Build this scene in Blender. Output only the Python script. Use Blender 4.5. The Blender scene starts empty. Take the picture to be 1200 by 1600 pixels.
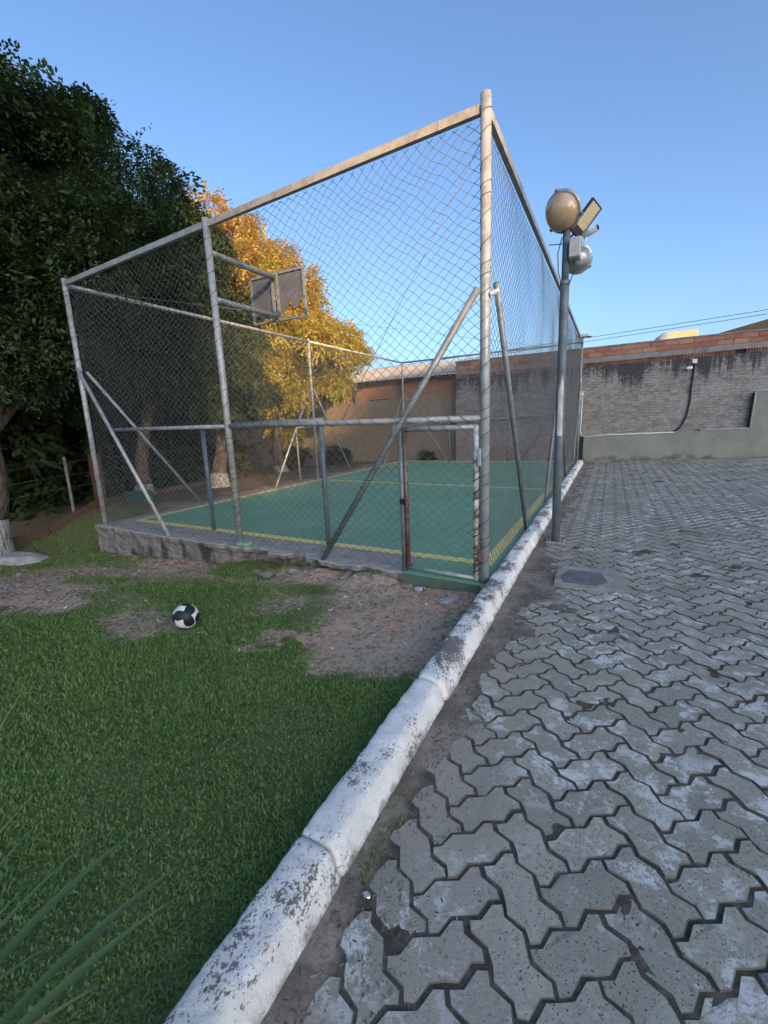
import bpy, math, random
import numpy as np
from mathutils import Vector, Matrix

random.seed(7)
RNG = np.random.default_rng(11)
sc = bpy.context.scene
COL = sc.collection
R = math.radians

# ------------------------------------------------------------------ camera
CAM = np.array([1.0102, -3.9672, 1.5282])
F_PX, PITCH, ROLL, YAW = 683.17, 0.1978, -0.0423, -0.4799
fw = np.array([math.sin(YAW) * math.cos(PITCH), math.cos(YAW) * math.cos(PITCH), -math.sin(PITCH)])
rt0 = np.array([math.cos(YAW), -math.sin(YAW), 0.0])
up0 = np.cross(rt0, fw)
cr, sr = math.cos(ROLL), math.sin(ROLL)
CX, CU = rt0 * cr + up0 * sr, -rt0 * sr + up0 * cr
cam_data = bpy.data.cameras.new('camera')
cam_data.sensor_fit = 'HORIZONTAL'
cam_data.sensor_width = 36.0
cam_data.lens = 36.0 * F_PX / 1200.0
cam_data.clip_start, cam_data.clip_end = 0.05, 3000
cam = bpy.data.objects.new('camera', cam_data)
COL.objects.link(cam)
cam.matrix_world = Matrix(((CX[0], CU[0], -fw[0], CAM[0]), (CX[1], CU[1], -fw[1], CAM[1]),
                           (CX[2], CU[2], -fw[2], CAM[2]), (0, 0, 0, 1)))
sc.camera = cam

# ------------------------------------------------------------------ sky, sun, exposure
SUN_EL = 17.0
SUN_DIR = np.array([0.8, -0.6])                       # horizontal direction towards the sun
world = bpy.data.worlds.new('World')
sc.world = world
world.use_nodes = True
wn, wl = world.node_tree.nodes, world.node_tree.links
wn.clear()
w_out = wn.new('ShaderNodeOutputWorld')
w_bg = wn.new('ShaderNodeBackground')
w_sky = wn.new('ShaderNodeTexSky')
w_sky.sky_type = 'NISHITA'
w_sky.sun_disc = False
w_sky.sun_elevation = R(SUN_EL)
w_sky.sun_rotation = math.atan2(SUN_DIR[0], SUN_DIR[1])
w_sky.altitude = 0
w_sky.air_density, w_sky.dust_density, w_sky.ozone_density = 0.95, 3.0, 4.0
w_bg.inputs['Strength'].default_value = 0.15
wl.new(w_sky.outputs[0], w_bg.inputs[0])
wl.new(w_bg.outputs[0], w_out.inputs[0])
sun_data = bpy.data.lights.new('sun', 'SUN')
sun_data.energy = 5.0
sun_data.angle = R(0.6)
sun_data.color = (1.0, 0.64, 0.33)
sun = bpy.data.objects.new('sun', sun_data)
COL.objects.link(sun)
sdir = Vector((SUN_DIR[0], SUN_DIR[1], math.tan(R(SUN_EL)))).normalized()
sun.rotation_euler = sdir.to_track_quat('Z', 'Y').to_euler()
sun.location = (20, -20, 20)
vs = sc.view_settings
vs.view_transform, vs.look, vs.gamma, vs.exposure = 'Standard', 'None', 1.0, 1.12
vs.use_curve_mapping = False

# ------------------------------------------------------------------ helpers: noise, meshes, objects
def _h(i, j, k):
    n = np.sin(i * 127.1 + j * 311.7 + k * 74.7) * 43758.5453
    return n - np.floor(n)
def vnoise(x, y, z=0.0):
    x, y = np.asarray(x, float), np.asarray(y, float)
    z = np.zeros_like(x) + z
    i, j, k = np.floor(x), np.floor(y), np.floor(z)
    u, v, w = x - i, y - j, z - k
    u, v, w = u*u*(3-2*u), v*v*(3-2*v), w*w*(3-2*w)
    r = 0
    for a in (0, 1):
        for b in (0, 1):
            for c in (0, 1):
                r = r + _h(i+a, j+b, k+c) * (u if a else 1-u) * (v if b else 1-v) * (w if c else 1-w)
    return r * 2 - 1
def fbm(x, y, z=0.0, o=3):
    s, a = 0, 0.5
    for q in range(o):
        s = s + a * vnoise(np.asarray(x)*2**q + 17*q, np.asarray(y)*2**q - 9*q, np.asarray(z)*2**q)
        a *= 0.5
    return s
def sstep(a, b, x):
    t = np.clip((np.asarray(x, float) - a) / (b - a), 0, 1)
    return t * t * (3 - 2 * t)

def root_loc(o):
    p = Vector((0, 0, 0))
    while o is not None:
        p = p + o.location
        o = o.parent
    return p
def tag(o, label=None, cat=None, group=None, kind=None):
    if label: o['label'] = label
    if cat: o['category'] = cat
    if group: o['group'] = group
    if kind: o['kind'] = kind
    return o
def empty(name, loc):
    o = bpy.data.objects.new(name, None)
    o.location = loc
    o.empty_display_size = 0.1
    COL.objects.link(o)
    return o
def thing(name, loc, label, cat, group=None):
    return tag(empty(name, loc), label, cat, group)
def link(name, me, m, parent=None, smooth=False):
    if m is not None: me.materials.append(m)
    if smooth: me.polygons.foreach_set('use_smooth', [True] * len(me.polygons))
    o = bpy.data.objects.new(name, me)
    COL.objects.link(o)
    if parent is not None: o.parent = parent
    return o
def raw_mesh(name, V, polys_flat, sizes):
    """fast mesh from numpy arrays"""
    me = bpy.data.meshes.new(name)
    V = np.ascontiguousarray(V, np.float32)
    me.vertices.add(len(V))
    me.vertices.foreach_set('co', V.ravel())
    polys_flat = np.ascontiguousarray(polys_flat, np.int32).ravel()
    sizes = np.ascontiguousarray(sizes, np.int32)
    me.loops.add(len(polys_flat))
    me.loops.foreach_set('vertex_index', polys_flat)
    me.polygons.add(len(sizes))
    me.polygons.foreach_set('loop_start', np.concatenate(([0], np.cumsum(sizes)[:-1])).astype(np.int32))
    me.polygons.foreach_set('loop_total', sizes)
    me.update(calc_edges=True)
    me.validate()
    return me

class MB:
    def __init__(self): self.v, self.f = [], []
    def add(self, vs_, fs):
        b = len(self.v)
        self.v += [tuple(p) for p in vs_]
        self.f += [tuple(i + b for i in f) for f in fs]
        return self
    def box(self, lo, hi, bev=0.0):
        (x0, y0, z0), (x1, y1, z1) = lo, hi
        if bev <= 0:
            return self.add([(x0,y0,z0),(x1,y0,z0),(x1,y1,z0),(x0,y1,z0),(x0,y0,z1),(x1,y0,z1),(x1,y1,z1),(x0,y1,z1)],
                     [(0,3,2,1),(4,5,6,7),(0,1,5,4),(1,2,6,5),(2,3,7,6),(3,0,4,7)])
        b = bev
        def ring(i, z): return [(x0+i,y0+b-i if i<b else y0+i-0,z)] if False else [
            (x0+b if i==0 else x0+b, y0+i, z),(x1-b, y0+i, z),(x1-i, y0+b, z),(x1-i, y1-b, z),(x1-b, y1-i, z),(x0+b, y1-i, z),(x0+i, y1-b, z),(x0+i, y0+b, z)]
        rings = [ring(b*0.999, z0), ring(0, z0+b), ring(0, z1-b), ring(b*0.999, z1)]
        V = [p for r in rings for p in r]
        F = [tuple(range(7, -1, -1)), tuple(range(24, 32))]
        for k in range(3):
            for i in range(8):
                j = (i+1) % 8
                F.append((k*8+i, k*8+j, k*8+8+j, k*8+8+i))
        return self.add(V, F)
    def obox(self, c, ax, ay, az, hx, hy, hz):
        """box with centre c and unit axes"""
        c, ax, ay, az = map(np.array, (c, ax, ay, az))
        V = [c + sx*hx*ax + sy*hy*ay + sz*hz*az for sz in (-1,1) for sx, sy in ((-1,-1),(1,-1),(1,1),(-1,1))]
        return self.add(V, [(0,3,2,1),(4,5,6,7),(0,1,5,4),(1,2,6,5),(2,3,7,6),(3,0,4,7)])
    def tube(self, pts, r, n=8, cap=True):
        P = [Vector(p) for p in pts]
        rs = [r]*len(P) if not hasattr(r, '__len__') else r
        b = len(self.v)
        t = (P[1]-P[0]).normalized()
        up = Vector((0,0,1)) if abs(t.z) < 0.9 else Vector((1,0,0))
        a = t.cross(up).normalized()
        for i, p in enumerate(P):
            if i == 0: t2 = (P[1]-P[0])
            elif i == len(P)-1: t2 = (P[i]-P[i-1])
            else: t2 = (P[i+1]-P[i-1])
            t2 = t2.normalized()
            a = (a - t2*a.dot(t2)).normalized()
            c = t2.cross(a)
            for k in range(n):
                q = 2*math.pi*k/n
                self.v.append(tuple(p + (a*math.cos(q) + c*math.sin(q))*rs[i]))
        for i in range(len(P)-1):
            for k in range(n):
                l = (k+1) % n
                self.f.append((b+i*n+k, b+i*n+l, b+(i+1)*n+l, b+(i+1)*n+k))
        if cap:
            self.f.append(tuple(b+k for k in range(n-1, -1, -1)))
            e = b+(len(P)-1)*n
            self.f.append(tuple(e+k for k in range(n)))
        return self
    def lathe(self, prof, o, axis, n=24, sx=1.0):
        """prof: (radius, height along axis) list"""
        o = Vector(o); ax = Vector(axis).normalized()
        a = ax.cross(Vector((0,0,1)))
        a = a.normalized() if a.length > 1e-4 else Vector((1,0,0))
        c = ax.cross(a)
        b = len(self.v)
        for r, h in prof:
            for k in range(n):
                q = 2*math.pi*k/n
                self.v.append(tuple(o + ax*h + (a*math.cos(q)*sx + c*math.sin(q))*max(r, 1e-4)))
        for i in range(len(prof)-1):
            for k in range(n):
                l = (k+1) % n
                self.f.append((b+i*n+k, b+i*n+l, b+(i+1)*n+l, b+(i+1)*n+k))
        return self
    def poly(self, pts, z0, z1):
        n = len(pts)
        V = [(x, y, z0) for x, y in pts] + [(x, y, z1) for x, y in pts]
        F = [tuple(range(n-1, -1, -1)), tuple(range(n, 2*n))] + [(i, (i+1) % n, n+(i+1) % n, n+i) for i in range(n)]
        return self.add(V, F)
    def build(self, name, m, parent=None, smooth=False):
        off = root_loc(parent) if parent is not None else Vector((0,0,0))
        me = bpy.data.meshes.new(name)
        me.from_pydata([(x-off.x, y-off.y, z-off.z) for x, y, z in self.v], [], self.f)
        me.update()
        return link(name, me, m, parent, smooth)

# ------------------------------------------------------------------ materials
class NT:
    """tiny node-graph helper"""
    def __init__(self, name):
        self.m = bpy.data.materials.new(name)
        self.m.use_nodes = True
        self.t = self.m.node_tree
        self.n, self.l = self.t.nodes, self.t.links
        self.b = self.n['Principled BSDF']
        self.out = self.n['Material Output']
        g = self.n.new('ShaderNodeNewGeometry')
        self.pos = g.outputs['Position']
        self.geo = g
    def node(self, t, **kw):
        x = self.n.new(t)
        for k, v_ in kw.items(): setattr(x, k, v_)
        return x
    def set(self, sock, val):
        if hasattr(val, 'is_output') or isinstance(val, bpy.types.NodeSocket): self.l.new(val, sock)
        elif isinstance(val, (tuple, list)) and len(val) == 3 and sock.type == 'RGBA': sock.default_value = (*val, 1)
        else: sock.default_value = val
    def scaled(self, s):
        m = self.node('ShaderNodeVectorMath', operation='MULTIPLY')
        self.l.new(self.pos, m.inputs[0]); m.inputs[1].default_value = s
        return m.outputs[0]
    def noise(self, scale, detail=4, rough=0.6, vec=None, dist=0.0):
        x = self.node('ShaderNodeTexNoise')
        x.inputs['Scale'].default_value = scale; x.inputs['Detail'].default_value = detail
        x.inputs['Roughness'].default_value = rough; x.inputs['Distortion'].default_value = dist
        self.l.new(vec if vec is not None else self.pos, x.inputs['Vector'])
        return x.outputs['Fac']
    def noise_vec(self, scale, amt=0.035):
        x = self.node('ShaderNodeTexNoise'); x.inputs['Scale'].default_value = scale; x.inputs['Detail'].default_value = 3
        self.l.new(self.pos, x.inputs['Vector'])
        m = self.node('ShaderNodeVectorMath', operation='MULTIPLY_ADD')
        self.l.new(x.outputs['Color'], m.inputs[0]); m.inputs[1].default_value = (amt, amt, amt); self.l.new(self.pos, m.inputs[2])
        return m.outputs[0]
    def voro(self, scale, feature='F1', vec=None, out='Distance'):
        x = self.node('ShaderNodeTexVoronoi', feature=feature)
        x.inputs['Scale'].default_value = scale
        self.l.new(vec if vec is not None else self.pos, x.inputs['Vector'])
        return x.outputs[out]
    def ramp(self, fac, lo, hi, a=0.0, b=1.0):
        x = self.node('ShaderNodeMapRange'); x.clamp = True
        x.interpolation_type = 'SMOOTHSTEP'
        self.set(x.inputs['Value'], fac)
        x.inputs['From Min'].default_value, x.inputs['From Max'].default_value = lo, hi
        x.inputs['To Min'].default_value, x.inputs['To Max'].default_value = a, b
        return x.outputs['Result']
    def math(self, op, a, b=0.0):
        x = self.node('ShaderNodeMath', operation=op)
        self.set(x.inputs[0], a); self.set(x.inputs[1], b)
        return x.outputs[0]
    def mix(self, fac, a, b, blend='MIX'):
        x = self.node('ShaderNodeMix', data_type='RGBA', blend_type=blend)
        self.set(x.inputs[0], fac); self.set(x.inputs[6], a); self.set(x.inputs[7], b)
        return x.outputs[2]
    def xyz(self):
        s = self.node('ShaderNodeSeparateXYZ'); self.l.new(self.pos, s.inputs[0])
        return s.outputs
    def attr(self, name):
        x = self.node('ShaderNodeAttribute'); x.attribute_name = name
        return x.outputs['Fac'], x.outputs['Color']
    def rand(self):
        return self.node('ShaderNodeObjectInfo').outputs['Random']
    def bump(self, h, strength=0.4, dist=0.01, prev=None):
        x = self.node('ShaderNodeBump')
        x.inputs['Strength'].default_value = strength; x.inputs['Distance'].default_value = dist
        self.set(x.inputs['Height'], h)
        if prev is not None: self.l.new(prev, x.inputs['Normal'])
        return x.outputs[0]
    def done(self, color, rough=0.7, metal=0.0, normal=None, spec=0.4):
        self.set(self.b.inputs['Base Color'], color)
        self.set(self.b.inputs['Roughness'], rough)
        self.set(self.b.inputs['Metallic'], metal)
        self.b.inputs['Specular IOR Level'].default_value = spec
        if normal is not None: self.l.new(normal, self.b.inputs['Normal'])
        return self.m
def simple(name, c, rough=0.6, metal=0.0, var=0.35, scale=14.0, bump=0.15, c2=None):
    g = NT(name)
    f = g.noise(scale, 5)
    d = c2 if c2 is not None else tuple(x*(1-var) for x in c)
    col = g.mix(g.ramp(f, 0.35, 0.65), c, d)
    return g.done(col, rough, metal, g.bump(g.noise(scale*6, 4), bump, 0.004))

MAT = {}
def galv(name, c, rust=0.62, rustc=(0.16, 0.075, 0.035), metal=0.55):
    g = NT(name)
    col = g.mix(g.ramp(g.noise(9, 5), 0.35, 0.7), c, tuple(x*0.55 for x in c))
    col = g.mix(g.ramp(g.voro(60), 0.1, 0.6, 0.0, 0.25), col, tuple(min(1, x*1.5) for x in c))
    rf = g.ramp(g.noise(16, 6, 0.7), rust, rust+0.07)
    col = g.mix(rf, col, rustc)
    mt = g.math('MULTIPLY', g.math('SUBTRACT', 1.0, rf), metal)
    return g.done(col, g.ramp(g.noise(20), 0.3, 0.7, 0.38, 0.62), mt, g.bump(g.noise(90, 4), 0.2, 0.003))
MAT['galv'] = galv('galvanised_steel', (0.34, 0.355, 0.355), 0.62, (0.16, 0.075, 0.035), 0.25)
MAT['galv_dark'] = galv('weathered_steel', (0.20, 0.225, 0.24), 0.64, (0.15, 0.09, 0.06), 0.3)
MAT['beam'] = galv('sunlit_beam_steel', (0.36, 0.33, 0.29), 0.68, (0.22, 0.11, 0.08), 0.15)  # brownish sunlit tone of the near and right beams put into the colour
MAT['rust'] = galv('rusty_steel', (0.17, 0.12, 0.10), 0.50, (0.10, 0.05, 0.032), 0.3)
MAT['goal'] = galv('goal_paint', (0.13, 0.17, 0.19), 0.66, (0.07, 0.05, 0.045), 0.2)
MAT['wire'] = simple('fence_wire', (0.19, 0.20, 0.20), 0.55, 0.3, 0.3)
MAT['tie'] = simple('tie_wire', (0.05, 0.05, 0.05), 0.6, 0.3)
MAT['white_tape'] = simple('worn_white_paint', (0.62, 0.62, 0.60), 0.6, c2=(0.16, 0.12, 0.10), scale=9)
MAT['pole'] = galv('pole_paint', (0.14, 0.17, 0.19), 0.7, (0.10, 0.08, 0.07), 0.15)
MAT['pole_bare'] = simple('bare_patch', (0.55, 0.55, 0.50), 0.6, c2=(0.38, 0.38, 0.35), scale=7)
MAT['black'] = simple('black_plastic', (0.02, 0.02, 0.022), 0.5)
MAT['grey_plastic'] = simple('grey_plastic', (0.48, 0.48, 0.46), 0.5, var=0.2)
MAT['white_plastic'] = simple('white_plastic', (0.75, 0.75, 0.73), 0.45, var=0.15)
MAT['alu'] = simple('aluminium_shell', (0.50, 0.50, 0.49), 0.42, 0.5, 0.25, 8)

def m_dome():
    g = NT('amber_lamp_glass')
    s = g.xyz()
    col = g.mix(g.ramp(g.noise(6, 3), 0.35, 0.65), (0.56, 0.39, 0.24), (0.46, 0.30, 0.17))
    g.b.inputs['Coat Weight'].default_value = 0.5
    return g.done(col, 0.22, 0.0, g.bump(g.noise(30, 2), 0.05, 0.003), 0.6)
MAT['dome'] = m_dome()
MAT['led'] = simple('led_panel', (0.62, 0.50, 0.30), 0.35, var=0.25, scale=60)

def m_ground():
    g = NT('soil')
    ga, _ = g.attr('grass')
    f1, f2 = g.noise(1.3, 6), g.noise(22, 6, 0.7)
    dirt = g.mix(g.ramp(f1, 0.4, 0.62), (0.46, 0.355, 0.26), (0.52, 0.35, 0.245))
    dirt = g.mix(g.ramp(f2, 0.45, 0.7), dirt, (0.25, 0.20, 0.15))
    dirt = g.mix(g.ramp(g.voro(70), 0.02, 0.16, 0.8, 0.0), dirt, (0.36, 0.31, 0.26))
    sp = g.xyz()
    dirt = g.mix(g.ramp(g.math('ADD', sp[0], g.ramp(f1, 0.3, 0.7, -0.6, 0.6)), -8.6, -6.6, 0.85, 0.0), dirt, g.mix(f2, (0.05, 0.042, 0.032), (0.10, 0.085, 0.065)))  # darker soil left of the cage, part leaf mould, part painted tree shade
    moss = g.mix(g.ramp(f2, 0.4, 0.65), (0.13, 0.155, 0.06), (0.21, 0.185, 0.105))
    gm = g.math('ADD', g.math('ADD', ga, 0.08), g.ramp(f2, 0.2, 0.8, -0.40, 0.40))
    col = g.mix(g.ramp(gm, 0.15, 0.6), dirt, moss)
    n = g.bump(g.noise(38, 6, 0.7), 0.7, 0.03)
    n = g.bump(g.noise(160, 3, 0.6), 0.4, 0.006, n)
    return g.done(col, 0.95, 0, n, 0.15)
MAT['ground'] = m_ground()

def m_leaf(name, a, b, c, tr=0.35, scale=0.8, rough=0.5):
    g = NT(name)
    at, _ = g.attr('tone')
    col = g.mix(g.ramp(at, 0.0, 0.55), a, b)
    col = g.mix(g.ramp(at, 0.6, 1.0), col, c)
    col = g.mix(g.ramp(g.noise(scale, 3), 0.3, 0.7, 0.0, 0.45), col, b, 'MIX')
    g.done(col, rough, 0, None, 0.35)
    t = g.node('ShaderNodeBsdfTranslucent'); g.l.new(col, t.inputs[0])
    mx = g.node('ShaderNodeMixShader'); mx.inputs[0].default_value = tr
    g.l.new(g.b.outputs[0], mx.inputs[1]); g.l.new(t.outputs[0], mx.inputs[2])
    g.l.new(mx.outputs[0], g.out.inputs[0])
    return g.m
MAT['leaf_dark'] = m_leaf('dark_foliage', (0.030, 0.052, 0.022), (0.045, 0.078, 0.028), (0.075, 0.105, 0.04), 0.25)
MAT['leaf_sunlit_gold'] = m_leaf('sunlit_gold_foliage', (0.24, 0.30, 0.05), (0.48, 0.43, 0.09), (0.60, 0.33, 0.10), 0.45, 0.5)  # leaf colour raised towards gold to carry the low sunlight
MAT['leaf_bush'] = m_leaf('bush_foliage', (0.03, 0.05, 0.02), (0.05, 0.08, 0.03), (0.09, 0.10, 0.035), 0.25)
MAT['grass'] = m_leaf('grass_blades', (0.115, 0.215, 0.05), (0.20, 0.315, 0.08), (0.36, 0.32, 0.14), 0.4, 0.9)
MAT['strap'] = m_leaf('strap_leaf', (0.06, 0.115, 0.045), (0.085, 0.15, 0.055), (0.19, 0.20, 0.08), 0.3, 12)

def m_bark():
    g = NT('bark')
    v_ = g.scaled((6, 6, 1.4))
    f = g.noise(3.2, 6, 0.65, v_)
    col = g.mix(g.ramp(f, 0.35, 0.65), (0.05, 0.04, 0.03), (0.17, 0.135, 0.10))
    return g.done(col, 0.9, 0, g.bump(f, 0.8, 0.04), 0.2)
MAT['bark'] = m_bark()
def m_lime():
    g = NT('limewashed_bark')
    v_ = g.scaled((7, 7, 1.6))
    f = g.noise(3.4, 6, 0.65, v_)
    col = g.mix(g.ramp(f, 0.42, 0.60), (0.38, 0.37, 0.34), (0.10, 0.085, 0.07))
    col = g.mix(g.ramp(g.noise(9), 0.4, 0.7, 0, 0.6), col, (0.33, 0.31, 0.28))
    return g.done(col, 0.9, 0, g.bump(f, 0.8, 0.04), 0.2)
MAT['lime'] = m_lime()

def m_paver(name, use_attr):
    g = NT(name)
    r = g.attr('tone')[0] if use_attr else g.rand()
    c = g.mix(r, (0.30, 0.28, 0.215), (0.41, 0.38, 0.295))
    c = g.mix(g.ramp(g.noise(55, 5, 0.7), 0.4, 0.75, 0, 0.75), c, (0.22, 0.21, 0.185))
    pit = g.math('MAXIMUM', g.ramp(g.voro(75, 'F1', g.noise_vec(14, 0.05)), 0.14, 0.28, 1.0, 0.0), g.ramp(g.noise(120, 3, 0.6, g.scaled((1.0, 0.55, 1.0)), 0.6), 0.30, 0.38, 0.9, 0.0))
    pm = g.math('MULTIPLY', pit, g.ramp(g.noise(30, 2), 0.35, 0.6, 0.25, 1.0))
    c = g.mix(pm, c, (0.085, 0.08, 0.075))
    lich = g.math('MULTIPLY', g.ramp(g.noise(7.5, 9, 0.8), 0.505, 0.575), g.ramp(g.noise(1.3, 3), 0.38, 0.56))
    c = g.mix(g.math('MULTIPLY', lich, 0.85), c, (0.66, 0.65, 0.61))
    s = g.xyz()
    sand = g.math('ADD', g.ramp(s[0], 0.25, 1.5, 0.85, 0.0), g.ramp(g.noise(1.7, 5, 0.65), 0.3, 0.7, -0.45, 0.35))
    sand = g.math('MULTIPLY', g.ramp(sand, 0.35, 0.95), g.ramp(g.noise(19, 4, 0.7), 0.3, 0.6, 0.35, 0.9))
    c = g.mix(sand, c, (0.34, 0.295, 0.24))
    c = g.mix(g.ramp(g.noise(2.1, 5, 0.65), 0.5, 0.72, 0, 0.5), c, (0.23, 0.205, 0.17))
    n = g.bump(g.noise(75, 5, 0.7), 0.55, 0.006)
    n = g.bump(g.math('SUBTRACT', 1.0, pm), 0.6, 0.005, n)
    return g.done(c, 0.88, 0, n, 0.25)
MAT['paver'] = m_paver('paver_concrete', False)
MAT['paver_far'] = m_paver('paver_concrete_run', True)

def m_joint():
    g = NT('joint_soil')
    h, _ = g.attr('cover')
    f = g.noise(24, 6, 0.7)
    dark = g.mix(g.ramp(f, 0.4, 0.65), (0.075, 0.066, 0.053), (0.14, 0.122, 0.097))
    dark = g.mix(g.math('MULTIPLY', g.ramp(g.noise(2.4, 4), 0.58, 0.70), 0.8), dark, (0.055, 0.072, 0.028))
    sand = g.mix(g.ramp(g.noise(3.1, 6, 0.7), 0.38, 0.62), (0.29, 0.25, 0.205), (0.15, 0.13, 0.105))
    sand = g.mix(g.ramp(g.voro(120), 0.03, 0.14, 0.7, 0.0), sand, (0.36, 0.33, 0.30))
    sand = g.mix(g.ramp(f, 0.5, 0.72), sand, (0.075, 0.062, 0.052))
    c = g.mix(g.ramp(h, 0.15, 0.6), dark, sand)
    n = g.bump(g.noise(60, 6, 0.75), 0.8, 0.012)
    return g.done(c, 0.95, 0, n, 0.15)
MAT['joint'] = m_joint()
MAT['edge'] = simple('paver_edge_grime', (0.16, 0.145, 0.12), 0.95, c2=(0.10, 0.09, 0.075), scale=18)

def m_kerb():
    g = NT('flaking_white_paint')
    v_ = g.scaled((1.0, 0.75, 1.0))
    s = g.xyz()
    big = g.math('ADD', g.ramp(g.noise(2.6, 4, 0.62), 0.30, 0.70, -0.14, 0.145), g.ramp(s[2], 0.03, 0.064, -0.035, 0.03))
    fine = g.math('ADD', g.noise(85, 5, 0.7, v_), big)
    coarse = g.math('ADD', g.noise(17, 8, 0.74, v_, 0.5), g.math('MULTIPLY', big, 0.9))
    flake = g.math('MAXIMUM', g.ramp(fine, 0.575, 0.62), g.ramp(coarse, 0.60, 0.63))
    paint = g.mix(g.ramp(g.noise(5, 5), 0.35, 0.7), (0.84, 0.83, 0.79), (0.72, 0.705, 0.65))
    paint = g.mix(g.ramp(g.noise(11, 6, 0.7, g.scaled((1.4, 1.4, 0.5))), 0.55, 0.75, 0, 0.5), paint, (0.45, 0.42, 0.37))
    low = g.math('ADD', g.ramp(s[2], -0.07, 0.0, 0.9, 0.0), g.ramp(g.noise(14, 5, 0.7), 0.3, 0.7, -0.5, 0.25))
    paint = g.mix(g.ramp(low, 0.1, 0.8, 0.0, 0.75), paint, (0.27, 0.22, 0.17))
    stone = g.mix(g.noise(40, 4), (0.27, 0.25, 0.23), (0.15, 0.135, 0.12))
    c = g.mix(flake, paint, stone)
    n = g.bump(g.math('SUBTRACT', 1.0, flake), 0.5, 0.004)
    n = g.bump(g.noise(30, 7, 0.75), 0.9, 0.018, n)
    return g.done(c, 0.85, 0, n, 0.2)
MAT['kerb'] = m_kerb()

def m_court():
    g = NT('green_court_paint')
    c = g.mix(g.ramp(g.noise(0.9, 5, 0.6), 0.35, 0.68), (0.155, 0.32, 0.195), (0.19, 0.355, 0.22))
    c = g.mix(g.ramp(g.noise(7, 7, 0.72), 0.50, 0.72, 0, 0.55), c, (0.28, 0.40, 0.27))
    sc_ = g.scaled((1.0, 3.4, 1.0))
    c = g.mix(g.ramp(g.noise(3.6, 7, 0.75, sc_, 1.2), 0.645, 0.68, 0, 0.6), c, (0.33, 0.38, 0.35))
    c = g.mix(g.ramp(g.noise(0.55, 3, 0.5), 0.52, 0.7, 0, 0.45), c, (0.13, 0.28, 0.19))
    return g.done(c, 0.72, 0, g.bump(g.noise(70, 5), 0.25, 0.004), 0.3)
MAT['court'] = m_court()
def m_line():
    g = NT('yellow_line_paint')
    f = g.noise(26, 7, 0.75)
    c = g.mix(g.ramp(g.noise(4, 4), 0.35, 0.7), (0.80, 0.66, 0.22), (0.70, 0.57, 0.20))
    c = g.mix(g.ramp(f, 0.64, 0.70, 0, 0.6), c, (0.30, 0.32, 0.19))
    return g.done(c, 0.7, 0, g.bump(f, 0.2, 0.003), 0.3)
MAT['line'] = m_line()

def m_conc(name, a, b, stain=(0.05, 0.047, 0.042), lo=0.48, vz=0.35):
    g = NT(name)
    v_ = g.scaled((1, 1, vz))
    c = g.mix(g.ramp(g.noise(6, 6, 0.65), 0.35, 0.66), a, b)
    c = g.mix(g.ramp(g.noise(3.2, 6, 0.68, v_), lo, lo+0.16), c, stain)
    c = g.mix(g.ramp(g.noise(48, 5, 0.7), 0.5, 0.75, 0, 0.4), c, tuple(x*0.55 for x in b))
    n = g.bump(g.noise(24, 7, 0.72), 0.7, 0.02)
    return g.done(c, 0.9, 0, n, 0.2)
MAT['conc_wall'] = m_conc('stained_concrete', (0.24, 0.225, 0.205), (0.16, 0.148, 0.135))
MAT['conc_top'] = m_conc('worn_concrete', (0.40, 0.37, 0.33), (0.28, 0.26, 0.23), (0.15, 0.135, 0.115), 0.57, 1.0)
MAT['conc_pale'] = m_conc('pale_concrete', (0.40, 0.39, 0.37), (0.30, 0.29, 0.275), (0.18, 0.17, 0.16), 0.6, 1.0)
MAT['stone'] = m_conc('rubble_stone', (0.26, 0.235, 0.22), (0.17, 0.155, 0.14), (0.12, 0.10, 0.09), 0.6, 1.0)

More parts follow.
